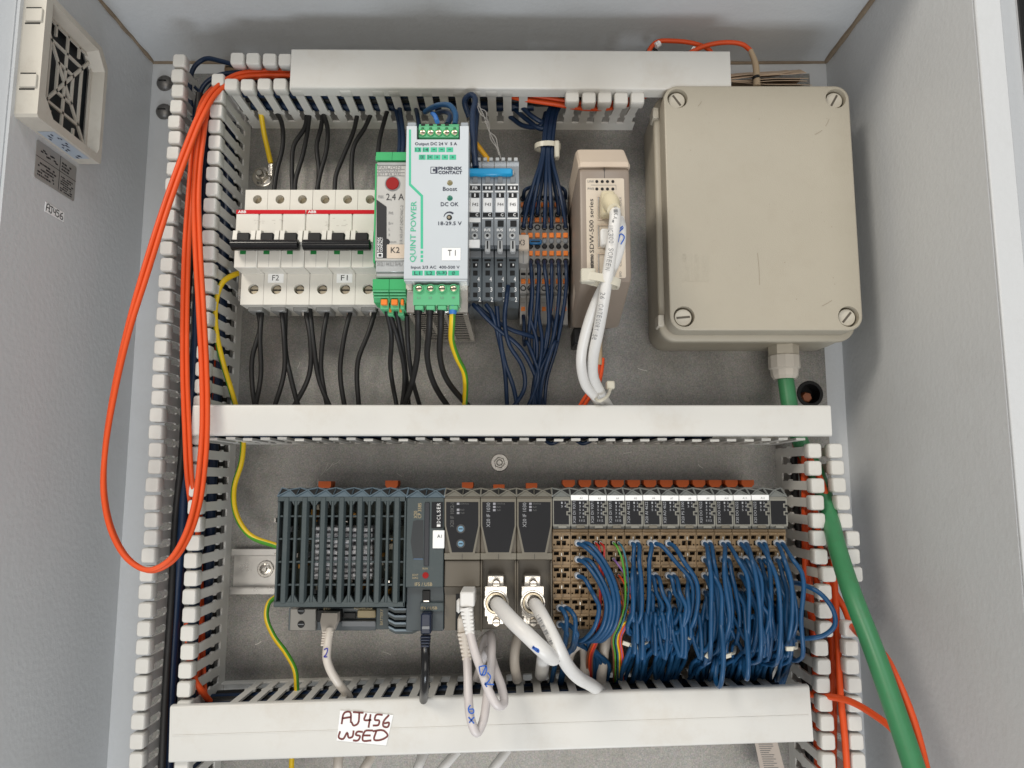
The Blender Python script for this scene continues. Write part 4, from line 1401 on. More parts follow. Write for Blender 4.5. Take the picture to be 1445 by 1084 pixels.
# cover: frame, wide louvres, thin louvres, rungs
fr = MB()
fr.box(cx0, cx0 + 1.6, -HC + 1, -40, CB, CT, .4)
fr.box(cx1 - 1.4, cx1, -HC, -40, CB, CT, .4)
fr.box(cx0, cx1, -HC, -44, CB, CB + 3.6, .5)
fr.box(cx0, cx1, -HC, -70, CT - 3.2, CT, .3)
fr.build('cover_frame', CPU, cu)
fxc = [402.2 + 26.15 * i for i in range(7)]
zA, zB = CB + 3, CT - 2.5
for px in fxc:
    x = XOF(px)
    w = 2.55
    MB().loft([[(x - w, y, z) for y, z in ()] or [(x - w * .55, -HC - .7, zB + 2), (x + w * .55, -HC - .7, zB + 2), (x + w, -HC + 1.4, zB + 2), (x + w, -HC + 3, zB + 2), (x - w, -HC + 3, zB + 2), (x - w, -HC + 1.4, zB + 2)],
               [(x - w * .55, -HC - .7, zA), (x + w * .55, -HC - .7, zA), (x + w, -HC + 1.4, zA), (x + w, -HC + 3, zA), (x - w, -HC + 3, zA), (x - w, -HC + 1.4, zA)]]).build('louvre', CPU, cu)
    # slanted feet of the louvre
    q = [(x - w, zA + .2), (x + w, zA + .2), (x + w * 2, zA - .4), (x - w * 2, zA - .4)]
for px in [415.2 + 26.15 * i for i in range(6)]:
    x = XOF(px)
    MB().box(x - .95, x + .95, -HC + .2, -HC + 4, zA, zB + 2, .4).build('thin_louvre', CPU, cu)
    for s_ in (-1, 1):
        for zz, u in ((zA, 1), (zB + 1.4, -1)):
            MB().prism([(x + s_ * 1.1, zz), (x + s_ * 4.2, zz), (x + s_ * 1.1, zz + u * 5)], -HC + 3.4, -HC + .3).build('louvre_foot', CPU, cu)
for py in (728.8, 761, 793.5, 826):
    z = cz_(py)
    MB().box(cx0 + 1, cx1 - 1, -HC + 6, -HC + 2.2, z - .6, z + .6, .2).build('rung', CPU, cu)
bays = [cx0 + (cx1 - cx0) * i / 7 for i in range(8)]
roofs(MB(), bays, CT, HC).build('roof_chamfer', [CPUCH, HOLESHADE], cu, flat=False, smooth_ang=5)
# ventilation holes on the side edge
for i in range(5):
    z = cz_(782 + i * 13, 40)
    MB().box(cx0 - 4.2, cx0 + .2, -34, -10, z - 2.4, z + 2.4, .4).build('side_lug', mat('pale_lug', (.3, .33, .36), .4), cu)
    MB().box(cx0 - 3, cx0 - 1, -34.4, -33, z - 1, z + 1).build('lug_hole', HOLESHADE, cu)
# right-hand panel with card slot
rx0, rx1 = XOF(573), XOF(626)
pn = MB().box(rx0, rx1, -HC, -8, cz_(829), cz_(702), .5).build('panel', CPU, cu)
roofs(MB(), [rx0, (rx0 + rx1) / 2, rx1], cz_(702), HC).build('roof_chamfer', [CPUCH, HOLESHADE], cu, flat=False, smooth_ang=5)
f = lambda x0, y0, x1, y1, dh, m_, nm, b=.2, d0=.6: MB().fbox(x0, y0, x1, y1, HC - d0, HC + dh, b).build(nm, m_, cu)
f(598.5, 709, 605.8, 799, .9, mat('card_eject', (.022, .024, .03), .4), 'card_slot_cover', .4)
q = [(594, 734), (597.5, 734), (597.5, 789), (583, 789), (579.5, 764), (583, 736), (587, 734)]
MB().prism([(at(x, y, HC).x, at(x, y, HC).z) for x, y in q], -HC + .2, -HC - .12).build('finger_recess', mat('recess_dark', (.02, .024, .027), .4), cu)
f(583.5, 788, 597, 790, .35, mat('recess_edge', (.06, .1, .16), .3), 'recess_edge', .1)
f(609, 708.5, 625, 745.5, .3, FACE, 'status_field', .1)
for i, s_ in enumerate(('R', 'E', 'S', 'L', 'C', 'D', 'I')):
    lettering(s_, 616.5, 710 + i * 5, 621.5, 713.4 + i * 5, HC + .3, INKW, cu, rot=90)
f(610.5, 748.5, 627, 774, 1.4, WHITE, 'marker_tab', .3)
lettering('A1', 617, 754.5, 623.5, 759, HC + 1.4, INK, cu)
lettering('X20', 584, 721, 589, 731.5, HC, INKY, cu, rot=90)
lettering('CP 3585', 589.8, 710, 594.6, 731.5, HC, INKY, cu, rot=90)
c = at(600.5, 812, HC)
MB().lathe((c.x, -HC + .1, c.z), (c.x, -HC - .6, c.z), [(0, 2.2), (.7, 2.1), (1, 1.4)], 16).build('mode_button', REDKNOB, cu)
lettering('RUN', 596.5, 801, 603.5, 803.6, HC, INKY, cu)
lettering('BOOT', 582, 810, 590.5, 812.8, HC, INKY, cu)
lettering('DIAG', 582, 814, 590, 816.8, HC, INKY, cu)
lettering('IF5 / USB', 585.5, 822, 610, 827, HC - .1, INKY, cu)
MB().box(rx0, rx1, -HC + 6, -8, cz_(893), cz_(829.4), .5).build('lower_panel', mat('slate_lower', (.046, .06, .067), .42), cu)
HL3 = HC - 6
MB().fbox(596, 833, 607, 849, HL3 - .5, HL3 + 1.2, .4).build('usb_port', BLACK, cu)
MB().fbox(597.5, 847.5, 605.5, 849.5, HL3 + 1, HL3 + 1.6, .1).build('usb_shell', STEEL, cu)
MB().fbox(592.5, 850.5, 626, 863, HL3 - .5, HL3 + 3, .5).build('lower_ledge', CPU, cu)
lettering('IF6 / USB', 594, 856, 617, 860, HL3 + 3, INKY, cu)
# battery door and stepped guards below the cover
bd = MB().fbox(530.5, 857.5, 549, 888.5, 20, 62, .6).build('battery_door', CPU, cu)
lettering('BATTERY', 536.5, 859.5, 540.5, 882, 62, INKY, cu, rot=90)
MB().fbox(551, 852, 590, 884, 10, 56).build('guard_back', BLACK, cu)
for i in range(4):
    y = 852 + i * 10.2
    a, b = at(549.5, y, 66).x, at(591.5, y, 66).x
    z1, z0 = at(570, y, 66).z, at(570, y + 7.6, 66).z
    k = .22 * (b - a)
    dz = z1 - z0
    d_ = dz * .62
    MB().prism([(a, z1), (a + k, z1 - d_), (b - k, z1 - d_), (b, z1), (b, z0 + .3), (b - k, z0 - d_ + .3), (a + k, z0 - d_ + .3), (a, z0 + .3)], -20, -70 + i * 1.0).build('guard_step', CPU, cu)
    MB().prism([(a, z1 + .2), (a + k, z1 - d_ + .2), (b - k, z1 - d_ + .2), (b, z1 + .2), (b, z1 - 1.1), (b - k, z1 - d_ - 1.1), (a + k, z1 - d_ - 1.1), (a, z1 - 1.1)], -66, -72.5 + i * 1.0).build('guard_lip', CPUCH, cu)  # step tops use the paler slate with light painted in
# foot with earthing block
MB().fbox(407, 858, 531, 890, 8, 40, .5).build('foot', GREYD, cu)
eb = MB().fbox(409, 859, 446, 890.5, 20, 44, .6).build('earthing_block', mat('earth_block_grey', (.24, .23, .21), .4, metal=.3), cu)
for y in (862, 881):
    c = at(425, y, 44)
    MB().lathe((c.x, -43.8, c.z), (c.x, -44.6, c.z), [(0, 2.6), (.8, 2.6), (1, 2.2)], 16).build('screw', BLACK, eb)
    MB().box(c.x - 2, c.x + 2, -44.8, -44.4, c.z - .3, c.z + .3).build('screw_slot', GREYM, eb)
MB().fbox(447, 861, 482, 878, 36, 44.5, .4).build('network_port', BLACK, cu)
MB().fbox(484, 865, 502, 873, 38, 43, .3).build('power_socket', BLACK, cu)
MB().fbox(504, 861, 530, 872, 38, 45, .6).build('power_plug', mat('gold_plug', (.33, .26, .14), .4), cu)
MB().fbox(482, 876, 530, 884.5, 38, 44.6, .6).build('foot_rail', GREYM, cu)
lettering('ETH', 457, 857.8, 466, 860.8, 46, INKY, cu)
lettering('POWERLINK', 500, 857.6, 526, 860.4, 46, INKY, cu)

# ================================================================== interface modules
IX = [626.8, 677.8, 729, 779.6]
for i in range(3):
    e0, e1 = IX[i], IX[i + 1]
    x0, x1 = XOF(e0) + .12, XOF(e1) - .12
    lab = ('olive interface module with two small blue rotary switches', 'olive interface module holding the D-sub plug beside the network plugs', 'olive interface module holding the D-sub plug beside the tan terminals')[i]
    t = thing('interface_module', lab, 'interface module', ((x0 + x1) / 2, -8, cz_(893)), 'interface modules in the controller row')
    MB().box(x0, x1, -HC + 2, -8, cz_(791), cz_(700), .5).build('housing', IFH, t)
    roofs(MB(), [x0, (x0 + x1) / 2, x1], cz_(700.5), HC, rise=3.6).build('roof_chamfer', [mat('olive_lit', (.21, .2, .17), .3), HOLESHADE], t, smooth_ang=5)  # chamfer olive made paler: light from above painted in
    W_ = e1 - e0
    P_ = lambda u, y, h=HC: (at(e0 + u * W_, y, h).x, at(e0 + u * W_, y, h).z)
    rim = [(.012, 703.5), (.988, 703.5), (.988, 742), (.84, 783), (.16, 783), (.012, 742)]
    MB().prism([P_(*q) for q in rim], -HC + 2.5, -HC).build('raised_face', IFL, t)
    MB().box(x0, x1, -HC + .2, -HC + 2.5, cz_(790), cz_(780.5), .3).build('chin', IFL, t)
    MB().box((x0 + x1) / 2 - .12, (x0 + x1) / 2 + .12, -HC - .05, -HC + 1, cz_(789.5), cz_(781.5)).build('seam', INK, t)
    fc = [(.055, 708.5), (.945, 708.5), (.945, 742), (.79, 779.5), (.215, 779.5), (.055, 742)]
    MB().prism([P_(*q) for q in fc], -HC + .2, -HC - .15).build('dark_face', FACE, t)
    MB().box(x0, x1, -HC + .3, -HC + 2, cz_(703), cz_(700.6), .2).build('top_lip', IFH, t)
    lettering('X20 IF 1030' if i else 'X20 IF 10X2-1', e0 + .17 * W_, 709.5, e0 + .27 * W_, 744 if i else 744, HC + .15, INKS if i else mat('dim_print', (.12, .12, .12), .5), t, rot=90)
    for k, yy in enumerate((709.5, 714, 718.5) if i else (709.5, 718, 722.5)):
        MB().fbox(e0 + .35 * W_, yy, e0 + .42 * W_, yy + 3, HC + .1, HC + .3).build('led', mat('led_grey', (.3, .3, .33), .4), t)
        lettering(('STATUS', 'RxD', 'TxD')[k], e0 + .45 * W_, yy + .4, e0 + (.68 if k == 0 else .56) * W_, yy + 2.6, HC + .15, mat('dim_print', (.12, .12, .12), .5), t)
    if i == 0:
        for yy in (746.3, 767.3):
            c = at(e0 + 23.4, yy, HC)
            MB().lathe((c.x, -HC, c.z), (c.x, -HC - .3, c.z), [(0, 3.1), (1, 3.0)], 20).build('scale_ring', mat('ring_dark', (.06, .06, .06), .5), t)
            MB().lathe((c.x, -HC - .2, c.z), (c.x, -HC - .8, c.z), [(0, 2.0), (.7, 2.0), (1, 1.7)], 16).build('rotary_switch', mat('rotary_blue', (.16, .3, .42), .4), t)
            MB().box(c.x - 1.3, c.x + 1.3, -HC - .95, -HC - .7, c.z - .3, c.z + .3).build('rotary_arrow', INK, t)
        MB().box(x0, x1, -HC + 2.5, -8, cz_(829), cz_(791.4), .5).build('lower_front', IFH, t)
        mb = MB()
        mb.prismx([(-HC + 2.5, cz_(829.3)), (-HC + 8, cz_(842)), (-HC + 8, cz_(893)), (-8, cz_(893)), (-8, cz_(829.3))], x0, x1)
        mb.build('lower_body', IFH, t)
        MB().fbox(643, 831.5, 668, 890, HC - 8.5, HC - 7.2, .2).build('port_recess', HOLESHADE, t)
    else:
        MB().box(x0, x1, -HC + 12, -8, cz_(893), cz_(791.4), .5).build('lower_front', IFH, t)
        for a, b in ((x0, x0 + 1.2), (x1 - 1.2, x1)):
            MB().box(a, b, -HC + 3, -HC + 12.2, cz_(893), cz_(791.4), .3).build('side_rail', IFH, t)

# D-sub plugs
for i, px in enumerate((699, 751)):
    H0 = HC - 12
    t = thing('dsub_plug', ('metal D-sub plug on the middle interface module', 'metal D-sub plug on the interface module beside the tan terminals')[i], 'plug', tuple(at(px, 880, H0 + 10)), 'D-sub plugs')
    MB().fbox(px - 11.5, 812, px + 12.5, 882, H0, H0 + 16, .8).build('flange', SHEET, t)
    X0_, X1_, Z0_, Z1_ = rc(px - 14.5, 828, px + 16, 869.5, H0 + 24)
    c = at(px + 1, 851, H0 + 24)
    mb = MB()
    mb.holecell(X0_, X1_, Z0_, Z1_, c.x, c.z, 5.6, -H0 - 24, 9, 24)
    mb.loft([[(X0_, y, Z0_), (X1_, y, Z0_), (X1_, y, Z1_), (X0_, y, Z1_)] for y in (-H0 - 2, -H0 - 24)], caps=(True, False))
    mb.build('hood', [SHEET, HOLESHADE], t)
    MB().lathe((c.x, -H0 - 23.6, c.z), (c.x, -H0 - 25.2, c.z), [(0, 7.1), (.6, 7.1), (1, 6.6), (1, 5.6), (0, 5.6)], 28, caps=(False, False)).build('cable_collar', BRASS, t)
    MB().lathe((c.x, -H0 - 23.6, c.z), (c.x, -H0 - 24.6, c.z), [(0, 8.4), (.6, 8.4), (1, 8.0), (1, 7.4), (0, 7.4)], 28, caps=(False, False)).build('collar_ring', SHEET, t)
    for yy in (823, 877.5):
        s_ = at(px + 1.5, yy, H0 + 18)
        MB().lathe((s_.x, -H0 - 14, s_.z), (s_.x, -H0 - 22, s_.z), [(0, 2.7), (.85, 2.7), (1, 2.2)], 18).build('jack_screw', STEEL, t)
        MB().box(s_.x - 2.2, s_.x + 2.2, -H0 - 22.3, -H0 - 21.6, s_.z - .35, s_.z + .35).build('screw_slot', HOLESHADE, t)
    for dx in (-5, 5):
        MB().box(c.x + dx - 1.2, c.x + dx + 1.2, -H0 - 17, -H0 - 15.5, Z0_ - 5, Z0_ - 1, .3).build('flange_tab', SHEET, t)

# ================================================================== input and output modules
IOX0, IOP = 779.9, 25.53
CODES = ['', 'X20 DI 9371', 'X20 DI 9371', 'X20 DI 9371', 'X20 AI 4622', 'X20 AI 4622', 'X20 AO 4622', 'X20 PS 2100', 'X20 DO 9322', 'X20 DO 6322', 'X20 DO 6322', 'X20 DO 6322', '']
TB_TOP, ROWP = 751.0, 22.9
HTB = 76.0
tx0 = XOF(IOX0, HTB, 820)
bw = 12.5
# one terminal block mesh, shared by all
rects = []
zrow = [at(900, TB_TOP + ROWP * r, HTB).z for r in range(7)]
for r in range(6):
    zt_ = zrow[r]
    k = (zrow[r] - zrow[r + 1]) / ROWP
    Zp = lambda y: zt_ - y * k
    u = bw / IOP
    for a, b in ((1.8, 9.2), (16.0, 23.4)):
        rects.append((a * u, b * u, Zp(10.0), Zp(4.9)))
    for a, b in ((5.8, 11.6), (13.8, 19.6)):
        rects.append((a * u, b * u, Zp(19.2), Zp(12.2)))
    for a, b in ((1.4, 3.6), (21.6, 23.8)):
        rects.append((a * u, b * u, Zp(19.4), Zp(17.2)))


def tan_fn(x, z):
    for r in range(6):
        if zrow[r + 1] - 1e-6 <= z <= zrow[r] + 1e-6:
            f_ = (zrow[r] - z) / (zrow[r] - zrow[r + 1])
            return -HTB + 2.6 * max(0, f_ - .12) - (1.2 if f_ < .12 else 0)
    return -HTB


extra = []
for r in range(6):
    extra.append((0, 0, zrow[r], zrow[r]))
tbm = MB()
tbm.recess(.12, bw - .12, zrow[6], zrow[0], -HTB, rects, 5, 0, 0, 1, tan_fn)
tbm.loft([[(a, y, z) for a, z in ((.12, zrow[6]), (bw - .12, zrow[6]), (bw - .12, zrow[0]), (.12, zrow[0]))] for y in (-10, -HTB + 1.2)], caps=(False, False))
for r in range(6):
    z = zrow[r]
    for a, b in ((.4, bw / 2 - .25), (bw / 2 + .25, bw - .4)):
        tbm.box(a, b, -HTB - 1.1, -HTB + 1, z - 1.7, z - .35, .25, 0)
    # metal clamp springs glinting between the ports
    tbm.box(bw / 2 - .5, bw / 2 + .5, -HTB - .3, -HTB + 1.5, z - 5.4, z - 3.0, .2, 2)
    tbm.box(bw / 2 - .2, bw / 2 + .2, -HTB - .2, -HTB + 2.5, z - 10.6, z - 5.8, 0, 0)
tbm.box(.12, bw - .12, -HTB - .6, -12, zrow[0] + .02, at(900, 746.8, HTB).z, .3, 0)
tb_src = None
random.seed(21)
IOM = []
for i in range(13):
    e0 = IOX0 + IOP * i
    x0 = tx0 + bw * i
    ex0 = x0
    lab = 'slim input output module with tag A%d and tan terminal' % (i + 1)
    if i == 0: lab = 'untagged slim module beside the olive interface modules, with tan terminal'
    if i == 12: lab = 'untagged end module with tan terminal beside the splayed duct'
    t = thing('io_module', lab, 'terminal module', (x0 + bw / 2, -8, zrow[6]), 'slim modules in the controller row')
    IOM.append(t)
    X0, X1 = x0 + .12, x0 + bw - .12
    MB().box(X0, X1, -HC + 1.5, -8, cz_(745), cz_(701), .4).build('electronics', IOH, t)
    roofs(MB(), [X0, X1], cz_(701), HC - 1.5, rise=4).build('roof_chamfer', [mat('grey_olive_chamfer', (.2, .21, .2), .3), HOLESHADE], t, smooth_ang=5)
    px0 = at(0, 0, 0)
    k = 1 / (1043.6 / 514)
    B = lambda a, b, y0, y1, h0, h1, m_, nm, bb=.15: MB().box(X0 + a * 12.26, X0 + b * 12.26, -h1, -h0, cz_(y1), cz_(y0), bb).build(nm, m_, t)
    B(0, 1, 703.5, 742.5, HC - 2, HC - .4, IOH, 'face_frame')
    B(.06, .9, 706.8, 740, HC - .6, HC - .1, FACE, 'dark_face', 0)
    for yy in (712.2, 723):
        B(.76, 1, yy - 1.6, yy + 4.4, HC - .3, HC + .25, IOH, 'clip_frame', .2)
        B(.83, 1, yy, yy + 3, HC, HC + .4, BLACK, 'clip_hole', 0)
    B(.0, 1, 742.5, 747, HC - 4, HC - 1.6, mat('hinge_dark', (.05, .05, .045), .5), 'hinge', .3)
    B(.3, .78, 741.5, 745.6, HC - 2, HC + .1, IFL if i % 2 else IOH, 'catch', .3)
    if 0 < i < 12:
        wob = random.uniform(-.5, .5)
        B(.0, .98, 699 + wob, 706.4 + wob, HC - 1.8, HC + .9, WHITE, 'tag', .2)
        ex = lambda u: X0 + u * 12.26
        pxx = lambda u: CX + ex(u) * FPX / at(0, 0, 0).y if False else 0
        vs, fs = text_mesh('A%d' % (i + 1), 0)
        za, zb = cz_(704.6 + wob), cz_(701.8 + wob)
        w_ = 2.0 if i < 9 else 2.8
        MB().add([(ex(.5) + a_ * w_, -HC - 1.0, za + b_ * (zb - za)) for a_, b_ in vs], fs).build('lettering', INKG, t, flat=True)
        vs, fs = text_mesh(CODES[i], 0)
        za, zb = cz_(738.5), cz_(708)
        MB().add([(ex(.11) + (1 - b_) * 1.9, -HC - .02, za + a_ * (zb - za)) for a_, b_ in vs], fs).build('lettering', INKS, t, flat=True)
    mb = MB()
    nrow = 0 if i == 12 else (2 if i in (0, 7) else (6 if i in (1, 2, 3, 8) else 3))
    for rr_ in range(nrow):
        for u in (.47, .66):
            vs, fs = text_mesh(str((rr_ * 2 + (u > .5)) + 1), .01)
            za = cz_(711.2 + rr_ * 5); zb = cz_(708.2 + rr_ * 5)
            mb.add([(X0 + u * 12.26 + a_ * (1.0 if rr_ < 5 else 1.5), -HC - .02, za + b_ * (zb - za)) for a_, b_ in vs], fs)
    if mb.v:
        mb.build('channel_numbers', INKS, t, flat=True)
    if tb_src is None:
        tb_src = tbm.build('tan_terminal', [TAN, mat('socket_dark', (.025, .02, .014), .6), mat('spring_steel', (.5, .48, .44), .3, metal=.9)], t, local=True, smooth_ang=20)
        tb_src.location = ((x0 - ORIGIN[t.name][0]) / 1000, -ORIGIN[t.name][1] / 1000, -ORIGIN[t.name][2] / 1000)
    else:
        piece(tb_src, t, (x0 - ORIGIN[t.name][0], -ORIGIN[t.name][1], -ORIGIN[t.name][2]))
# orange latches at the back, one for each module they belong to
def latch(px, py, parent, w=9.4, h=30, hh=5.4):
    c = at(px, py, h)
    pts_ = [(-w / 2, hh / 2), (w / 2, hh / 2), (w / 2, -hh * .1), (w * .3, -hh / 2), (-w * .3, -hh / 2), (-w / 2, -hh * .1)]
    MB().prism([(c.x + a, c.z + b) for a, b in pts_], -h + 12, -h - 2).build('orange_latch', LATCH, parent)


for i in range(12):
    latch(802.3 + 22.9 * i, 682.5, IOM[min(12, i + (0 if i < 4 else 1))])
latch(459, 685, cu, 9.6, 30, 6.2)
latch(553, 684, cu, 9.6, 30, 6.2)
for o in [o for o in bpy.data.objects if o.name.startswith('interface_module')]:
    k_ = {'interface_module': (660, 686), 'interface_module.001': (704, 689), 'interface_module.002': (750, 687)}[o.name]
    latch(k_[0], k_[1], o, 8.6, 30, 5.6)

# ================================================================== filter grille on the left wall
XF = XL + 15
nb, fb = atx(52.6, 158.6, XF), atx(143.8, 239, XF)
tf = atx(152, 76, XF)
YN, YF = nb.y, (fb.y + tf.y) / 2
FZ0, FZ1 = (nb.z + fb.z) / 2, tf.z
ft = thing('fan_filter', 'beige fan filter grille mounted on the cabinet side wall', 'filter', (XL, (YN + YF) / 2, FZ0))
D_, H_ = YF - YN, FZ1 - FZ0


def fl(a, b, x):
    return (x, YN + a * D_, FZ0 + b * H_)


BW, BH = .1, .09
A0, A1, B0, B1 = .09, .95, .07, .95
# outer body with an open front: four side walls and a face frame with cut corners
mb = MB()
outer = [(0, 0), (1, 0), (1, 1), (0, 1)]
cut = .13
inner = [(A0 + cut, B0), (A1 - .03, B0), (A1, B0 + .05), (A1, B1 - cut), (A1 - cut, B1), (A0, B1), (A0, B1 - .02), (A0, B0 + cut)]
outer8 = [(0 + cut, 0), (1 - .04, 0), (1, 0.04), (1, 1 - cut), (1 - cut, 1), (0.02, 1), (0, .98), (0, 0 + cut)]
outer8 = [(.02, 0), (1 - .02, 0), (1, .02), (1, 1 - cut), (1 - cut, 1), (.02, 1), (0, .98), (0, .02)]
n = 8
o1 = [fl(a, b, XF) for a, b in outer8]
o0 = [fl(a, b, XL) for a, b in outer8]
i1 = [fl(a, b, XF) for a, b in inner]
i0 = [fl(.5 + (a - .5) * .93, .5 + (b - .5) * .93, XF - 10) for a, b in inner]
mb.add(o0 + o1, [(i, (i + 1) % n, n + (i + 1) % n, n + i) for i in range(n)])
mb.add(o1 + i1, [(i, (i + 1) % n, n + (i + 1) % n, n + i) for i in range(n)])
mb.add(i1 + i0, [(i, (i + 1) % n, n + (i + 1) % n, n + i) for i in range(n)])
mb.build('frame', FILTERP, ft)
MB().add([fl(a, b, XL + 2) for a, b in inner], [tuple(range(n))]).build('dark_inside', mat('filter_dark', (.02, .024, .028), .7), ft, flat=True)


def bar(a0, b0, a1, b1, w=.95):
    p, q = Vector(fl(a0, b0, XF - 8)), Vector(fl(a1, b1, XF - 8))
    d = (q - p).normalized()
    s = d.cross(Vector((1, 0, 0))) * w
    mb = MB()
    loop = lambda x: [(x, *(p + s)[1:]), (x, *(q + s)[1:]), (x, *(q - s)[1:]), (x, *(p - s)[1:])]
    mb.loft([loop(XF - 9.4), loop(XF - 8)]).build('grille_bar', FILTERP, ft)


a0, a1, b0, b1 = .12, .91, .1, .91
mida, midb = (a0 + a1) / 2, (b0 + b1) / 2
bar(a0, b0, a1, b1, 1.05); bar(a0, b1, a1, b0, 1.05)
bar(mida, b0, mida, b1)
for k in (.3, .62):
    da, db_ = (a1 - a0) / 2 * k, (b1 - b0) / 2 * k
    bar(mida - da, midb - db_, mida - da, midb + db_); bar(mida + da, midb - db_, mida + da, midb + db_)
    bar(mida - da, midb - db_, mida + da, midb - db_); bar(mida - da, midb + db_, mida + da, midb + db_)
for a in (a0, a1): bar(a, b0, a, b1, 1.0)
for b in (b0, b1): bar(a0, b, a1, b, 1.0)
for f_ in (.27, .73):
    bar(a0 + (a1 - a0) * f_, b0, a0 + (a1 - a0) * f_, b0 + (b1 - b0) * .12); bar(a0 + (a1 - a0) * f_, b1, a0 + (a1 - a0) * f_, b1 - (b1 - b0) * .12)
# clips on the side toward the viewer
for py in (18, 118):
    c = atx(45, py, XF - 7)
    MB().box(XF - 12.5, XF - 1.5, YN - 1.4, YN + 2, c.z - 4.5, c.z + 4.5, .4).build('snap_clip', FILTERP, ft)
    for s_ in (-1, 1):
        MB().box(XF - 13, XF - 3, YN - .15, YN + 1, c.z + s_ * 5.4 - .5, c.z + s_ * 5.4 + .5).build('clip_slit', HOLESHADE, ft)
# printed sticker on the underside
MB().add([(XL + 2, YN + D_ * .28, FZ0 - .2), (XF - 2, YN + D_ * .28, FZ0 - .2), (XF - 2, YN + D_ * .85, FZ0 - .2), (XL + 2, YN + D_ * .85, FZ0 - .2)], [(0, 1, 2, 3)]).build('sticker', mat('bluish_sticker', (.36, .41, .47), .4), ft, flat=True)
mb = MB()
random.seed(8)
for k in range(14):
    y = YN + D_ * random.uniform(.3, .8)
    x = random.uniform(XL + 3, XF - 4)
    mb.add([(x, y, FZ0 - .3), (x + 1.2, y, FZ0 - .3), (x + 1.2, y + random.uniform(1, 5), FZ0 - .3), (x, y + 3, FZ0 - .3)], [(0, 1, 2, 3)])
mb.build('sticker_print', INKN, ft, flat=True)

# silver data plate and handwritten tag on the wall
q = [atx(52, 196, XL + .3), atx(107.5, 236, XL + .3), atx(104.5, 285, XL + .3), atx(48, 249, XL + .3)]
y0, y1 = (q[0].y + q[3].y) / 2, (q[1].y + q[2].y) / 2
z1, z0 = (q[0].z + q[1].z) / 2, (q[2].z + q[3].z) / 2
dp = thing('data_plate', 'small silver printed data plate below the filter grille', 'data plate', (XL, (y0 + y1) / 2, z0))
MB().loft([[(x, y, z) for y, z in rr_pts(y0, y1, z0, z1, 1.5, 4)] for x in (XL + .02, XL + .5)]).build('plate', mat('silver_foil', (.38, .37, .35), .4, metal=.35, var=.1), dp)
w, h = y1 - y0, z1 - z0
mb = MB()


def wl_box(a0, a1, b0, b1):
    mb.box(XL + .45, XL + .6, y0 + a0 * w, y0 + a1 * w, z0 + b0 * h, z0 + b1 * h)


wl_box(.0, 1, .57, .585); wl_box(.57, .58, .05, 1)
random.seed(31)
for a0_, a1_, b0_, b1_, rows in ((.06, .5, .1, .5, 5), (.62, .95, .06, .5, 7), (.62, .92, .64, .9, 3)):
    for r in range(rows):
        b = b0_ + (b1_ - b0_) * r / rows
        a = a0_
        while a < a1_ - .05:
            l = random.uniform(.02, .07)
            if random.random() < .8:
                wl_box(a, a + l, b, b + (b1_ - b0_) / rows * .55)
            a += l + .012
for k in range(9):
    a = .1 + k * .045
    wl_box(a, a + .06, .74 + .06 * math.sin(k * 1.4), .78 + .06 * math.sin(k * 1.4))
mb.build('small_print', INK, dp)
q = [atx(65, 283, XL + .3), atx(91.5, 291, XL + .3), atx(91, 302, XL + .3), atx(63.5, 296, XL + .3)]
y0, y1 = (q[0].y + q[3].y) / 2, (q[1].y + q[2].y) / 2
z1, z0 = q[0].z, q[3].z
hw = thing('handwritten_tag', 'tiny white tag handwritten AJ456 on the side wall', 'tag', (XL, (y0 + y1) / 2, z0))
z1 = q[0].z; z0 = z1 - (q[0].z - q[3].z)
MB().box(XL + .02, XL + .3, y0, y1, z0 - 1, z1 - 1).build('paper', WHITE, hw)
AJ = [[(0, 0), (.06, 1), (.17, 1), (.16, 0)], [(.02, .5), (.17, .55)], [(.2, .95), (.38, .95)], [(.3, .95), (.31, .15), (.25, 0), (.2, .2)],
      [(.42, .95), (.42, .45), (.54, .45)], [(.53, .95), (.53, 0)], [(.74, .95), (.6, .95), (.6, .6), (.7, .6), (.73, .3), (.66, .02), (.58, .1)], [(.95, .98), (.82, .6), (.8, .2), (.88, 0), (.97, .2), (.92, .45), (.82, .38)]]
mb = MB()
for s_ in AJ:
    P = smooth([Vector((XL + .4, y0 + (.04 + a * .92) * (y1 - y0), z0 - 1 + (.12 + b * .76) * (z1 - z0))) for a, b in s_], 4)
    Lp, Rp = [], []
    for i, p in enumerate(P):
        t_ = (P[min(i + 1, len(P) - 1)] - P[max(i - 1, 0)]).normalized()
        sd = t_.cross(Vector((1, 0, 0))) * .35
        Lp.append(tuple(p + sd)); Rp.append(tuple(p - sd))
    k = len(P)
    mb.add(Lp + Rp, [(i, i + 1, k + i + 1, k + i) for i in range(k - 1)])
mb.build('handwriting', INK, hw, flat=True)

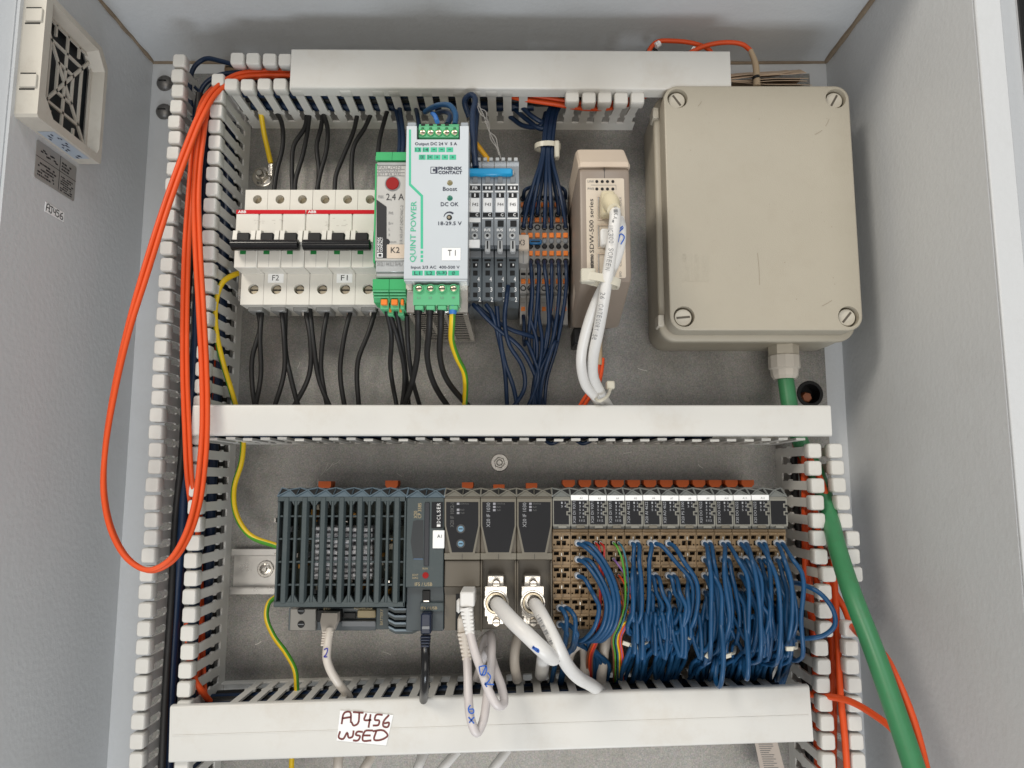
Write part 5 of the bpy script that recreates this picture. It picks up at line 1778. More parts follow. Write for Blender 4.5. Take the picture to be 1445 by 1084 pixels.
# sticker on the bottom duct lid
st = thing('lid_sticker', 'white paper sticker handwritten AJ456 USED on the bottom duct lid', 'sticker', tuple(at(515, 1030, 69.6)))
HST = 69.35
q = [at(x, y, HST) for x, y in ((480, 1002.5), (555, 1009), (545, 1052), (475, 1045))]
MB().loft([[tuple(p) for p in q], [(p.x, p.y - .25, p.z) for p in q]]).build('paper', WHITE, st)
mb = MB()
HI = HST + .4
for s_ in ([(482, 1022), (486, 1006), (494, 1005), (495, 1020)], [(483, 1014), (495, 1012)], [(498, 1005), (513, 1006)], [(507, 1006), (505, 1021), (499, 1024), (496, 1019)],
           [(517, 1007), (514, 1016), (524, 1016)], [(523, 1008), (520, 1027)], [(540, 1009), (531, 1009), (529, 1016), (535, 1017), (534, 1023), (526, 1024)], [(549, 1009), (541, 1019), (541, 1025), (547, 1026), (549, 1020), (542, 1021)],
           [(480, 1032), (478, 1041), (484, 1043), (490, 1034), (492, 1041), (497, 1040), (499, 1031)], [(512, 1033), (504, 1033), (502, 1037), (508, 1039), (505, 1045), (498, 1045)], [(526, 1031), (515, 1032), (512, 1045), (524, 1045)], [(513, 1038), (523, 1038)],
           [(531, 1032), (528, 1044), (538, 1044), (547, 1038), (541, 1031), (526, 1032)]):
    stroke_into(mb, s_, 1.25, HI)
mb.build('handwriting', INKR, st, flat=True)

# ================================================================== orange fibre cables on the left


def pair(label1, label2, pts, r=2.0, gap=4.0, group='orange fibre cables', m=WORANGE, dirv=(1, 0, 0), flat=lambda i: 1):
    P = [at(*p) for p in pts]
    d = Vector(dirv) * gap / 2
    for s_, lab in ((-1, label1), (1, label2)):
        Q = []
        for i, p in enumerate(P):
            t = (P[min(i + 1, len(P) - 1)] - P[max(i - 1, 0)])
            n = Vector((t.z, 0, -t.x))
            n = n.normalized() if n.length > 1e-6 else Vector((1, 0, 0))
            f_ = flat(i)
            Q.append(p + (n * f_ + Vector((0, 1, 0)) * math.sqrt(max(0, 1 - f_ * f_))) * gap / 2 * s_)
        wire('fibre_cable', lab, Q, r, m, 'cable', group, world=True, n=10)


loop = [(412, 103, 48), (370, 103, 52), (335, 108, 58), (305, 128, 66), (286, 158, 74), (262, 215, 84), (235, 290, 92), (205, 385, 97), (180, 470, 100), (160, 560, 101), (148, 640, 101), (147, 700, 101),
        (160, 755, 101), (185, 793, 101), (212, 805, 100), (240, 792, 98), (262, 760, 94), (277, 715, 89), (285, 660, 84), (289, 600, 80), (288, 520, 78), (284, 440, 77), (279, 350, 77), (277, 270, 77), (283, 200, 74), (296, 145, 58), (330, 112, 48), (372, 106, 44), (412, 106, 42)]
pair('orange cable in the big hanging loop, outer strand', 'orange cable in the big hanging loop, inner strand', loop, 1.8, 3.7, flat=lambda i: 1 if i < 8 or i > 18 else max(.25, abs(i - 13) / 6))
pair('orange cable dropping behind the looped pair, strand nearer the wall', 'orange cable dropping behind the looped pair, strand nearer the breakers',
     [(318, 112, 40), (290, 140, 55), (277, 190, 66), (270, 260, 68), (264, 340, 69), (261, 430, 70), (261, 530, 71), (264, 610, 71), (267, 670, 68), (272, 712, 56), (276, 740, 40), (280, 800, 30), (283, 900, 30), (286, 975, 34), (292, 1010, 30)], r=1.65, gap=3.4)
# cables lying inside the tall duct, seen between its fingers
for k, (x, h, m, r, lab, nm) in enumerate(((-232, 46, WORANGE, 2.4, 'orange cable inside the tall duct, close behind the inner fingers', 'fibre_cable'), (-236, 30, WORANGE, 2.4, 'orange cable deep inside the tall duct', 'fibre_cable'), (-244, 40, WNAVY, 3.2, 'thick navy wire inside the tall duct', 'navy_wire'), (-250, 26, WNAVY, 3.4, 'navy wire at the back of the tall duct', 'navy_wire'), (-247, 50, WBLACK, 2.6, 'black wire inside the tall duct beside the outer fingers', 'black_wire'), (-239, 16, WBLACK, 3.2, 'black wire on the floor of the tall duct', 'black_wire'))):
    random.seed(50 + k)
    P = []
    z = 300
    while z > -325:
        P.append((x + random.uniform(-2, 2), -h + random.uniform(-5, 5), z))
        z -= 55
    wire(nm, lab, P, r, m, 'cable', None, world=True)
wire('fibre_cable', 'short orange cable leaving the tall duct near its foot', [(264, 880, 40), (268, 930, 48), (275, 960, 52), (284, 974, 50), (296, 990, 40)], 2.3, WORANGE, 'cable')
# navy wires arching at the top left
wire('navy_wire', 'navy wire arching high over the corner of the top duct', [(272, 165, 30), (268, 120, 34), (274, 95, 36), (290, 83, 38), (310, 86, 40), (340, 94, 42), (380, 98, 38), (430, 100, 34)], 1.9, WNAVY)
wire('navy_wire', 'navy wire arching lower into the top duct corner', [(274, 170, 30), (279, 140, 36), (290, 118, 40), (310, 106, 40), (345, 102, 34), (420, 104, 28)], 1.9, WNAVY)
wire('navy_wire', 'navy wire hugging the first fingers of the top duct', [(282, 165, 24), (292, 135, 30), (312, 112, 34), (350, 108, 30), (420, 108, 24)], 2.4, WNAVY)
wire('navy_wire', 'thin navy wire crossing into the tall duct corner', [(274, 122, 30), (288, 138, 32), (300, 160, 26)], 1.3, WNAVY)
# wires lying in the top duct
for k, (h, dz, m, r, lab) in enumerate(((22, -4, WNAVY, 3.4, 'navy wire lying along the back of the top duct'), (34, -7, WBLACK, 3.0, 'black wire lying in the middle of the top duct'), (44, -3, WNAVY, 2.8, 'navy wire lying under the top duct lid'), (14, 2, WBLACK, 3.4, 'black wire on the floor of the top duct'), (40, 4, WBLACK, 3.4, 'black wire high in the top duct'))):
    random.seed(70 + k)
    zc_ = (zt0 + zt1) / 2
    P = [(x_, -h + random.uniform(-4, 4), zc_ + dz + random.uniform(-1.5, 1.5)) for x_ in range(-215, 62, 34)]
    wire('navy_wire' if m == WNAVY else 'black_wire', lab, P, r, m, 'wire', None, world=True)
pair('orange cable crossing the top duct, upper strand', 'orange cable crossing the top duct, lower strand', [(640, 118, 40), (700, 128, 44), (735, 136, 46), (780, 143, 46), (830, 150, 44), (880, 146, 36), (915, 130, 24)], 1.9, 4.2)

# ================================================================== top right fibre loops
wire('fibre_cable', 'orange cable looping above the top duct lid with a white clip', [(914, 92, 30), (916, 72, 34), (926, 60, 36), (950, 58, 36), (985, 63, 34), (1002, 72, 30), (1008, 88, 26)], 1.9, WORANGE, 'cable')
o = wire('fibre_cable', 'orange cable bowing down behind the junction box with a beige boot', [(955, 92, 34), (972, 76, 38), (995, 65, 40), (1025, 60, 42), (1048, 63, 42), (1060, 72, 42)], 1.9, WORANGE, 'cable')
p0, p1, p2 = at(1059, 71, 42), at(1066, 90, 42), at(1068, 122, 42)
MB().tube([p0, p1, p2], 2.7, 10, 5, taper=lambda t: .75 + .35 * t).build('boot', mat('boot_beige', (.45, .34, .22), .5), o)
c = at(1067, 110, 42)
MB().lathe((c.x - .2, c.y, c.z + 1.2), (c.x + .2, c.y, c.z - 1.2), [(0, 3.1), (1, 3.1)], 12).build('ring', BLACK, o)
for px, py in ((977, 72), (1046, 62)):
    pass
wire('black_wire', 'small black cable tie loop above the top duct lid', [(912, 92, 28), (912, 76, 32), (918, 68, 34), (928, 74, 34), (933, 92, 30)], 1.2, WBLACK, 'wire')
for i, (x, y, ang, lab) in enumerate(((928, 63, 35, 'white clip round the orange loop above the top duct lid'), (979, 71, -35, 'white clip round the orange cable bowing toward the junction box'))):
    c = at(x, y, 37)
    t = thing('cable_clip', lab, 'clip', tuple(c))
    d = Vector((math.cos(rad(ang)), 0, math.sin(rad(ang))))
    MB().lathe(c - d * 2, c + d * 2, [(0, 2.5), (1, 2.5)], 12).build('sleeve', WHITE, t)
    MB().box(c.x - .5, c.x + .5, c.y - 3.4, c.y - 2, c.z - 1.4, c.z + 1.4, .2).build('tail', WHITE, t)
# folded papers pushed in behind the junction box
random.seed(77)
for i, (yl, yr, xr) in enumerate(((116, 121, 1146), (114, 113, 1140), (112, 107.5, 1143), (109, 98.5, 1141), (104, 96.5, 1122))):
    lab = 'brown folded paper behind the junction box, %s of the pile counted upward' % ORD[i]
    p0, p1 = at(1012, yl, 38), at(xr, yr, 38)
    dz_ = random.uniform(7, 10)
    cols = 7
    vs = []
    for hh, up in ((38 - i * 1.5, 0), (22, dz_), (6, dz_ * 1.6)):
        for a in range(cols):
            t = a / (cols - 1)
            vs.append((p0.x + (p1.x - p0.x) * t, -hh, p0.z + (p1.z - p0.z) * t + up + .5 * math.sin(a * 1.5 + i)))
    n_ = len(vs)
    top = [(a, b, c_ + .45) for a, b, c_ in vs]
    fs = []
    for r_ in range(2):
        for a in range(cols - 1):
            k_ = r_ * cols + a
            fs += [(k_, k_ + 1, k_ + cols + 1, k_ + cols), (n_ + k_, n_ + k_ + 1, n_ + k_ + cols + 1, n_ + k_ + cols)]
    for a in range(cols - 1):
        fs.append((a, a + 1, n_ + a + 1, n_ + a))
        k_ = 2 * cols + a
        fs.append((k_, k_ + 1, n_ + k_ + 1, n_ + k_))
    for r_ in range(2):
        for e_ in (0, cols - 1):
            k_ = r_ * cols + e_
            fs.append((k_, k_ + cols, n_ + k_ + cols, n_ + k_))
    o = MB().add(vs + top, fs).build('folded_paper', PAPER, None, loc=tuple((p0 + p1) / 2))
    tag(o, lab, 'paper', 'folded papers behind the junction box')

# ================================================================== earth bolt and yellow wires
eb_ = at(371, 250, 0)
bolt('earth_bolt', 'shiny earth bolt on the plate above the breaker marked F2', eb_, 5.6, 9)
o = wire('earth_wire', 'yellow wire from the top duct to the earth bolt', [(366, 150, 26), (369, 165, 22), (373, 190, 16), (378, 212, 12), (382, 230, 10)], 2.2, WYELLOW, 'wire')
c = at(382, 238, 9)
MB().box(c.x - 2.2, c.x + 2.2, -10.5, -7.5, c.z - 7, c.z + 4.5, .6).build('crimp_lug', STEEL, o)
wire('earth_wire', 'short yellow wire behind the power supply top', [(660, 190, 60), (672, 203, 50), (682, 216, 46), (692, 230, 44), (696, 240, 40)], 2.0, mat('amber_wire', (.7, .36, .01), .4), 'wire')

# ================================================================== black wires above and below the breakers
UP = [[(384, 150, 22), (397, 172, 26), (399, 205, 28), (390, 245, 30), (386, 275, 30)],
      [(434, 158, 22), (430, 180, 24), (415, 205, 26), (412, 235, 28), (413, 275, 30)],
      [(437, 160, 22), (434, 185, 24), (427, 220, 28), (417, 255, 30), (416, 275, 30)],
      [(456, 158, 22), (453, 180, 24), (447, 205, 26), (450, 240, 28), (448, 275, 30)],
      [(456, 160, 24), (462, 180, 26), (461, 210, 28), (452, 245, 30), (446, 275, 30)],
      [(505, 158, 22), (499, 185, 24), (484, 222, 26), (474, 248, 28), (472, 275, 30)],
      [(526, 155, 22), (515, 180, 24), (500, 205, 26), (496, 240, 28), (497, 275, 30)],
      [(546, 158, 30), (542, 172, 34), (536, 195, 40), (533, 220, 46)]]
for i, p in enumerate(UP):
    wire('black_wire', 'black wire dropping from the top duct to the breakers, %s from the earth bolt' % ORD[i], p, 1.9, WBLACK, 'wire', 'black wires above the breakers')
DN = [[(363, 434, 34), (367, 462, 36), (356, 505, 38), (356, 545, 36), (362, 585, 30)], [(370, 434, 34), (367, 475, 38), (368, 530, 38), (358, 585, 30)],
      [(397, 434, 34), (401, 480, 38), (401, 525, 36), (384, 585, 30)], [(403, 434, 34), (403, 495, 34), (412, 540, 36), (424, 585, 30)],
      [(430, 434, 34), (438, 480, 38), (436, 530, 36), (408, 585, 30)], [(437, 436, 34), (443, 490, 38), (450, 535, 36), (470, 585, 30)],
      [(463, 434, 34), (456, 475, 38), (453, 520, 36), (464, 585, 30)], [(496, 434, 34), (485, 480, 38), (480, 525, 36), (488, 585, 30)],
      [(531, 434, 34), (520, 470, 38), (505, 510, 38), (507, 585, 30)]]
for i, p in enumerate(DN):
    wire('black_wire', 'black wire leaving the breakers downward, %s counting from the yellow green wire' % ORD[i], p, 1.95, WBLACK, 'wire', 'black wires below the breakers')
for i, p in enumerate(([(545, 437, 100), (552, 470, 90), (551, 520, 62), (562, 585, 36)], [(548, 437, 100), (562, 480, 88), (571, 530, 60), (566, 585, 36)], [(559, 437, 100), (567, 480, 86), (573, 530, 58), (578, 585, 34)], [(574, 445, 96), (576, 490, 84), (582, 535, 60), (596, 585, 34)])):
    wire('black_wire', 'black wire under the motor starter K2, %s from the breakers' % ORD[i], p, 1.75, WBLACK, 'wire', 'black wires under the motor starter')
for i, p in enumerate(([(590, 432, 117), (590, 455, 110), (589, 500, 84), (580, 545, 56), (566, 585, 36)], [(606.5, 432, 117), (606, 460, 110), (603, 505, 84), (614, 545, 58), (640, 585, 34)], [(622.5, 432, 117), (622, 460, 110), (621, 505, 84), (633, 540, 58), (672, 585, 34)])):
    o = wire('black_wire', 'thick black wire under the power supply terminal %s' % ('L1', 'L2', 'L3')[i], p, 2.15, WBLACK, 'wire', 'black wires under the power supply')
    a_, b_ = at(p[0][0], 430, 117), at(p[0][0], 444, 116)
    MB().lathe(a_, b_, [(0, 2.6), (.8, 2.7), (1, 2.3)], 12).build('sleeve', BLACK, o)
o = wire('earth_wire', 'green and yellow striped wire under the power supply', [(639, 436, 117), (638, 455, 112), (637, 478, 100), (644, 502, 84), (656, 530, 62), (655, 585, 36)], 2.15, WYELLOW, 'wire', None, WYGREEN, n=12, stripe=(.97, -.26, 0))
MB().lathe(at(639, 431, 117), at(639, 443.5, 116.5), [(0, 2.6), (.8, 2.7), (1, 2.3)], 12).build('blue_sleeve', mat('ferrule_blue', (.03, .17, .5), .4), o)
wire('earth_wire', 'green and yellow striped wire curving beside the breakers to the controller', [(346, 384, 24), (330, 388, 36), (313, 400, 46), (304, 430, 50), (305, 468, 50), (314, 510, 46), (326, 550, 36), (337, 590, 26), (343, 620, 24), (341, 650, 24), (330, 690, 24), (333, 725, 26), (352, 755, 30), (392, 771, 36)], 2.15, WYELLOW, 'wire', None, WYGREEN, n=12, stripe=(-.95, -.26, -.15))
wire('earth_wire', 'green and yellow striped wire from the controller foot into the bottom duct', [(390, 842, 16), (380, 850, 20), (376, 870, 26), (386, 897, 32), (404, 922, 36), (416, 945, 36), (419, 975, 34)], 1.9, WYELLOW, 'wire', None, WYGREEN, n=12, stripe=(.93, -.26, .25))
wire('earth_wire', 'yellow wire below the bottom duct lid', [(412, 1060, 20), (411, 1090, 22), (410, 1110, 24)], 2.0, WYELLOW, 'wire')
# two small cables on the left of the power supply top
for i, p in enumerate(([(557, 148, 30), (563, 175, 40), (564, 205, 54), (562, 222, 60)], [(563, 148, 34), (568, 180, 46), (569, 205, 56), (567, 222, 60)], [(586, 150, 30), (590, 168, 44), (592, 185, 50)])):
    wire('navy_wire', ('navy wire entering the motor starter top, nearer the breakers', 'navy wire entering the motor starter top, nearer the power supply', 'navy wire slipping behind the power supply')[i], p, 1.8, WNAVY)
# wires at the power supply output
wire('blue_wire', 'blue wire curling into the power supply output terminal', [(600, 158, 60), (610, 152, 80), (622, 148, 96), (636, 150, 108), (643, 162, 114), (642, 176, 117)], 2.0, WBLUE)
wire('blue_wire', 'second blue wire arching over the power supply output terminal', [(616, 160, 60), (630, 158, 92), (636, 164, 108), (631, 176, 117)], 2.0, WNAVY)
wire('blue_wire', 'short blue wire with bright sleeve behind the output terminal', [(610, 160, 70), (614, 164, 96), (617, 172, 114)], 1.7, mat('bright_blue', (.03, .17, .55), .4))
wire('navy_wire', 'thick navy wire bent double beside the power supply top', [(662, 165, 60), (656, 142, 66), (664, 134, 70), (670, 138, 72), (667, 160, 76), (668, 200, 84), (671, 236, 88)], 2.3, WNAVY)
wire('navy_wire', 'navy wire behind the bent one beside the power supply', [(674, 150, 50), (672, 175, 60), (670, 205, 76), (672, 236, 86)], 2.0, WNAVY)
# torn clear film hanging from the duct
t = thing('clear_tie', 'torn clear plastic strip dangling from the top duct', 'plastic strip', tuple(at(690, 150, 62)))
random.seed(9)
FILM = mat('clear_film', (.6, .58, .55), .2, alpha=.45)
for k in range(3):
    P = []
    for i in range(8):
        P.append(at(672 + i * 4.6 + random.uniform(-3, 3) + k, 137 + i * 12 + random.uniform(-4, 4), 66 - i * 1.5))
    MB().tube(P, .4, 5, 5).build('strand', FILM, t)

# ================================================================== navy wires at the terminal blocks
tie = at(773, 205, 44)
TC = [T0 + PW * (i + .5) for i in range(7)]
names = []
k = 0
for row, (py, h, cols) in enumerate(((321, 58, (0, 1, 3, 4, 6)), (303, 48, (0, 1, 2, 4, 5, 6)), (281, 37, (0, 6)))):
    for c_ in cols:
        px = TC[c_]
        j = (c_ - 3) * 2.2
        P = [(px, py, h), (px + (773 - px) * .05, py - 12, h + 5), (773 + (px - 773) * .6, 262, h + 4 - row * 2), (773 + (px - 773) * .25, 222, 47 - row * 3), (773 + j, 205, 44 - row * 3), (775 + j, 185, 40 - row * 2), (779 + j, 160, 36 - row * 2), (790 + j, 140, 28)]
        wire('navy_wire', 'navy wire from the cable tie down to the terminal blocks, %s row, column %s' % (('near', 'middle', 'far')[row], ORD[c_]), P, 1.5, WNAVY, 'wire', 'navy wires fanning above the terminal blocks')
t = thing('cable_tie', 'white cable tie gathering the navy wires above the terminal blocks', 'cable tie', tuple(tie))
mb = MB()
ring = [Vector((tie.x + 9.5 * math.cos(a), tie.y + 6.5 * math.sin(a) + 3, tie.z)) for a in [2 * math.pi * i / 20 for i in range(20)]]
mb.loft([[tuple(p + Vector(((p.x - tie.x) * f_, (p.y - tie.y - 3) * f_, dz))) for p in ring] for f_, dz in ((0, -2), (.1, -2), (.1, 2), (0, 2), (0, -2))], caps=(False, False))
mb.build('band', TIE, t)
MB().box(tie.x + 5, tie.x + 9, tie.y - 5, tie.y + 2, tie.z - 12, tie.z + 2, .8).build('tail', TIE, t)
# a few more strands loop inside the duct
for i, p in enumerate(([(718, 140, 26), (735, 150, 34), (752, 165, 38), (765, 172, 36), (770, 160, 30)], [(722, 150, 24), (745, 170, 32), (765, 182, 38), (775, 175, 36)], [(720, 165, 22), (740, 178, 30), (762, 178, 36), (772, 165, 34)])):
    wire('navy_wire', 'navy wire looping in the top duct gap, %s from the power supply' % ORD[i], p, 2.0, WNAVY, 'wire', 'navy loops in the top duct gap')
LOW = [((369, 58), (1, 2, 3, 4, 5, 6)), ((407, 49), (1, 2, 4)), ((446, 38), (0, 4, 5))]
k = 0
for row, ((py, h), cols) in enumerate(LOW):
    for c_ in cols:
        px = TC[c_]
        ex = 742 + c_ * 3.4 + row * 3
        random.seed(300 + row * 10 + c_)
        U = random.uniform
        P = [(px, py, h), (px + 1 + U(-1, 1), py + 9, h + 6), (px + U(-3, 4), py + 42 + U(-6, 6), h + 5 + U(-3, 3)), (px - (c_ - 2) * 2.4 + U(-7, 7), 488 + U(-8, 8), 48 + U(-6, 6)), (ex + 6 + U(-9, 9), 532 + U(-8, 8), 44 + U(-5, 5)), (ex + U(-6, 6), 585, 34)]
        wire('navy_wire', 'navy wire leaving the terminal blocks downward, %s tier, column %s' % (('upper', 'middle', 'lower')[row], ORD[c_]), P, 1.45, WNAVY, 'wire', 'navy wires below the terminal blocks')
FW = [[(668, 430, 70), (674, 436, 74), (700, 462, 66), (735, 492, 54), (755, 530, 46), (768, 585, 34)], [(672, 431, 68), (690, 446, 66), (718, 464, 58), (748, 474, 50), (765, 480, 40)],
      [(686, 430, 70), (694, 442, 72), (702, 470, 62), (712, 520, 50), (716, 585, 34)], [(701, 432, 70), (703, 455, 66), (712, 510, 52), (724, 545, 46), (732, 585, 34)],
      [(717, 404, 76), (715, 420, 82), (712, 450, 72), (718, 485, 58), (738, 520, 50), (740, 548, 46), (716, 585, 34)]]
for i, p in enumerate(FW):
    wire('navy_wire', 'navy wire slanting down from the fuse modules, %s from the power supply' % ORD[i], p, 1.7, WNAVY, 'wire', 'navy wires below the fuse modules')

# ================================================================== white cables at the switch
wire('white_cable', 'thick white network cable in front of the switch, printed CATEGORY', [(864, 287, 131), (868, 302, 140), (863.5, 345, 140), (858, 385, 138), (851, 430, 128), (844, 470, 112), (837, 505, 96), (837, 530, 82), (846, 552, 66), (862, 580, 48)], 3.8, WWHITE, 'cable', None, n=14)
c = bpy.data.objects.get('white_cable')
pl = at(858, 290, 128)
PLG = mat('yellowed_plug', (.66, .58, .4), .4)
MB().fbox(849, 268.5, 868, 302, HW, 131, 1.2).build('plug', PLG, c)
MB().lathe(at(861, 284, 132), at(866, 296, 141), [(0, 5.8), (.35, 5.8), (.5, 5.0), (1, 4.3)], 14).build('plug_collar', PLG, c)
wire('white_cable', 'white network cable with blue marker scribble behind the printed one', [(874, 312, 128), (876, 325, 136), (874, 350, 135), (860, 388, 130), (842, 425, 121), (827, 468, 107), (820, 508, 95), (826, 542, 79), (840, 560, 65), (856, 588, 48)], 3.6, WWHITE, 'cable', None, n=14)
c2 = bpy.data.objects.get('white_cable.001')
MB().fbox(868, 304, 881, 316, HW, 128, 1).build('plug', WHITE, c2)
MB().fbox(848, 322, 862, 346, HW, 127, 1).build('inner_plug', WHITE, c)
mb = MB()
for s_ in ([(873, 324), (879, 319)], [(872, 329), (880, 321)], [(872, 342), (876, 330), (881, 334), (876, 345)]):
    stroke_into(mb, s_, .8, 140.4)
mb.build('scribble', INKB, c2, flat=True)


def along(s, pts, hs, size, m, parent, up=1):
    """letters printed one by one along a cable; pixel path, height list"""
    P = smooth([at(x, y, h) for (x, y), h in zip(pts, hs)], 12)
    L = [0]
    for a, b in zip(P, P[1:]): L.append(L[-1] + (b - a).length)
    step = L[-1] / max(1, len(s))
    mb = MB()
    for i, ch in enumerate(s):
        if ch == ' ': continue
        d = step * (i + .5)
        j = max(1, next((q for q in range(len(L)) if L[q] >= d), len(L) - 1))
        p = P[j - 1].lerp(P[j], (d - L[j - 1]) / max(1e-6, L[j] - L[j - 1]))
        t = (P[j] - P[j - 1]).normalized()
        u = t
        w = u.cross(Vector((0, 1, 0))).normalized()
        if up < 0: w = -w
        vs, fs = text_mesh(ch, .0)
        mb.add([tuple(p + u * (a - .5) * step * .72 + w * (b - .5) * size) for a, b in vs], fs)
    mb.build('cable_print', m, parent, flat=True)


along('UC300 SCREEN', [(861, 318), (862.5, 350), (857, 382)], [144.6, 144.7, 142.6], 3.2, INKG, c)
along('26 CATEGORY 5e', [(851, 412), (846, 445), (838, 480)], [136.5, 129, 114], 3.2, INKG, c)
along('VIKA1', [(868, 290), (869, 303), (866, 315)], [143.5, 144.6, 144.7], 2.6, INKG, c)
# cable tie round both
a0_ = at(846, 395, 134)
t = thing('cable_tie', 'pale nylon cable tie round the two white cables at the switch', 'cable tie', tuple(a0_))
mb = MB()
d = Vector((1, 0, -.22)).normalized()
w = Vector((-.22, 0, -1)).normalized()
ctr = at(847, 396, 132)
ring = []
for i in range(28):
    a = 2 * math.pi * i / 28
    ring.append((ctr + d * 11.5 * max(-1, min(1, 1.15 * math.cos(a))) + Vector((0, 1, 0)) * 6.5 * math.sin(a)))
loops = []
for f_, k_ in ((1.0, -2.6), (1.12, -2.6), (1.12, 2.6), (1.0, 2.6), (1.0, -2.6)):
    loops.append([tuple(ctr + (p - ctr) * f_ + w * k_) for p in ring])
mb.loft(loops, caps=(False, False)).build('band', TIE, t)
hh = at(829, 390, 134)
MB().box(hh.x - 4.5, hh.x + 5, hh.y - 4, hh.y + 3, hh.z - 4.5, hh.z + 4.5, .8).build('head', TIE, t)
b0_ = at(853, 556, 60)
t = thing('cable_tie', 'pale nylon cable tie at the lower bend of the white cables', 'cable tie', tuple(b0_))
MB().tube([at(838, 560, 66), at(846, 566, 72), at(856, 560, 70), at(862, 548, 64)], 1.2, 8, 5).build('band', TIE, t)
MB().box(b0_.x + 1, b0_.x + 7, -66, -58, b0_.z + 3, b0_.z + 9, .8).build('head', TIE, t)
pair('orange cable behind the white cables at the switch, first strand', 'orange cable behind the white cables at the switch, second strand', [(848, 505, 50), (846, 525, 50), (841, 545, 48), (828, 562, 44), (812, 590, 36)], 1.4, 3.0)
wire('fibre_cable', 'beige boot and orange tail below the switch', [(846, 460, 48), (846, 500, 50), (846, 515, 50)], 2.2, mat('boot_beige', (.45, .34, .22), .5), 'cable')
# navy loops peeping out below the middle duct
for i, (a, b) in enumerate(((766, 800), (810, 845))):
    wire('navy_wire', ('navy loop peeping below the middle duct lid, under the terminals', 'navy loop peeping below the middle duct lid, under the switch')[i], [(a, 612, 40), (a + 2, 620, 46), (a + 12, 626, 50), (b - 12, 622, 50), (b, 612, 42)], 1.5, WNAVY)
for k, (h, dz, m, r, lab) in enumerate(((26, -2, WNAVY, 3.2, 'navy wire lying inside the middle duct'), (40, 2, WBLACK, 3.2, 'black wire lying inside the middle duct'), (16, 4, WBLACK, 3.4, 'black wire on the floor of the middle duct'))):
    random.seed(170 + k)
    P = [(x_, -h + random.uniform(-4, 4), (zm0 + zm1) / 2 + dz + random.uniform(-1.5, 1.5)) for x_ in range(-215, 205, 40)]
    wire('navy_wire' if m == WNAVY else 'black_wire', lab, P, r, m, 'wire', None, world=True)

# ================================================================== green cable and the orange ones on the right
gc = wire('green_cable', 'thick green cable from the junction box out of the splayed duct', [(0, 0, 0)] * 0 + [(1106, 515, 24), (1110, 545, 26), (1118, 590, 30), (1130, 625, 32), (1148, 660, 40), (1163, 700, 48), (1173, 738, 62), (1183, 778, 84), (1203, 840, 112), (1232, 915, 130), (1262, 1000, 146), (1292, 1090, 160), (1310, 1150, 168)], 6.1, WGREEN, 'cable', None, n=18)
OR_ = [([(1118, 608, 24), (1130, 628, 34), (1147, 655, 44), (1163, 690, 52), (1172, 740, 44), (1176, 800, 40), (1180, 860, 44), (1183, 920, 52), (1186, 980, 60), (1192, 1040, 64), (1197, 1110, 64)], 'orange cable running straight down in front of the splayed duct'),
       ([(1125, 620, 20), (1140, 660, 28), (1150, 720, 34), (1160, 790, 40), (1172, 860, 40), (1175, 930, 38), (1172, 1000, 36), (1166, 1090, 36)], 'orange cable deep inside the splayed duct'),
       ([(1120, 618, 14), (1132, 670, 18), (1140, 740, 22), (1150, 810, 30), (1168, 870, 34), (1176, 950, 34), (1176, 1090, 30)], 'orange cable against the plate inside the splayed duct'),
       ([(1170, 790, 34), (1176, 830, 40), (1192, 860, 46), (1200, 880, 60), (1224, 905, 100), (1248, 925, 122), (1270, 968, 136), (1290, 1020, 146), (1308, 1090, 156), (1320, 1150, 162)], 'orange cable following the green cable on its outer side'),
       ([(1120, 976, 40), (1145, 980, 52), (1170, 983, 64), (1200, 990, 82), (1232, 1008, 100), (1262, 1032, 116), (1280, 1060, 124), (1300, 1110, 130)], 'orange cable leaving the end of the bottom duct lid')]
for p, lab in OR_:
    wire('fibre_cable', lab, p, 2.3, WORANGE, 'cable', 'orange cables at the splayed duct', n=10)
for k, (x, h, m, r, lab) in enumerate(((222, 14, WNAVY, 3.0, 'navy wire at the back of the splayed duct'), (230, 12, WBLACK, 3.0, 'black wire at the back of the splayed duct'), (218, 26, WBLACK, 2.6, 'black wire beside the inner fingers of the splayed duct'), (227, 24, WORANGE, 2.6, 'orange cable at the centre of the splayed duct'), (219, 40, WORANGE, 2.2, 'orange cable just behind the inner fingers of the splayed duct'))):
    random.seed(90 + k)
    P = []
    z = 22
    while z > -310:
        P.append((x + random.uniform(-2, 2), -h + random.uniform(-4, 4), z))
        z -= 48
    wire('navy_wire' if m == WNAVY else ('black_wire' if m == WBLACK else 'fibre_cable'), lab, P, r, m, 'cable', None, world=True)

# ================================================================== controller plugs and leads
o = wire('network_lead', 'cream network lead with marker mark under the controller', [(466, 888, 62), (462, 912, 68), (461, 928, 68), (466, 945, 66), (476, 962, 62), (490, 980, 50), (500, 1000, 36)], 3.0, WCREAM, 'cable', n=12)
a_, b_ = at(467, 866, 52), at(465, 890, 62)
mb = MB()
mb.loft([[(c_.x + sx * w_, c_.y + sy * d_, c_.z) for sx, sy in ((-1, -1), (1, -1), (1, 1), (-1, 1))] for c_, w_, d_ in ((at(467, 864, 52), 5.6, 4), (at(466, 876, 55), 6.0, 4.4), (at(464, 890, 60), 4.0, 3.6))])
mb.build('plug', WCREAM, o)
for k in range(6):
    c_ = at(464 - k * .6, 891 + k * 3.6, 62 + k * .8)
    MB().box(c_.x - 3.9 + k * .1, c_.x + 3.9 - k * .1, c_.y - 3.6, c_.y + 3.6, c_.z - .7, c_.z + .7, .4).build('boot_rib', WCREAM, o)
mb = MB()
for s_ in ([(457, 917), (462, 915), (460, 924), (457, 927), (462, 927)],):
    stroke_into(mb, s_, .8, 71.6)
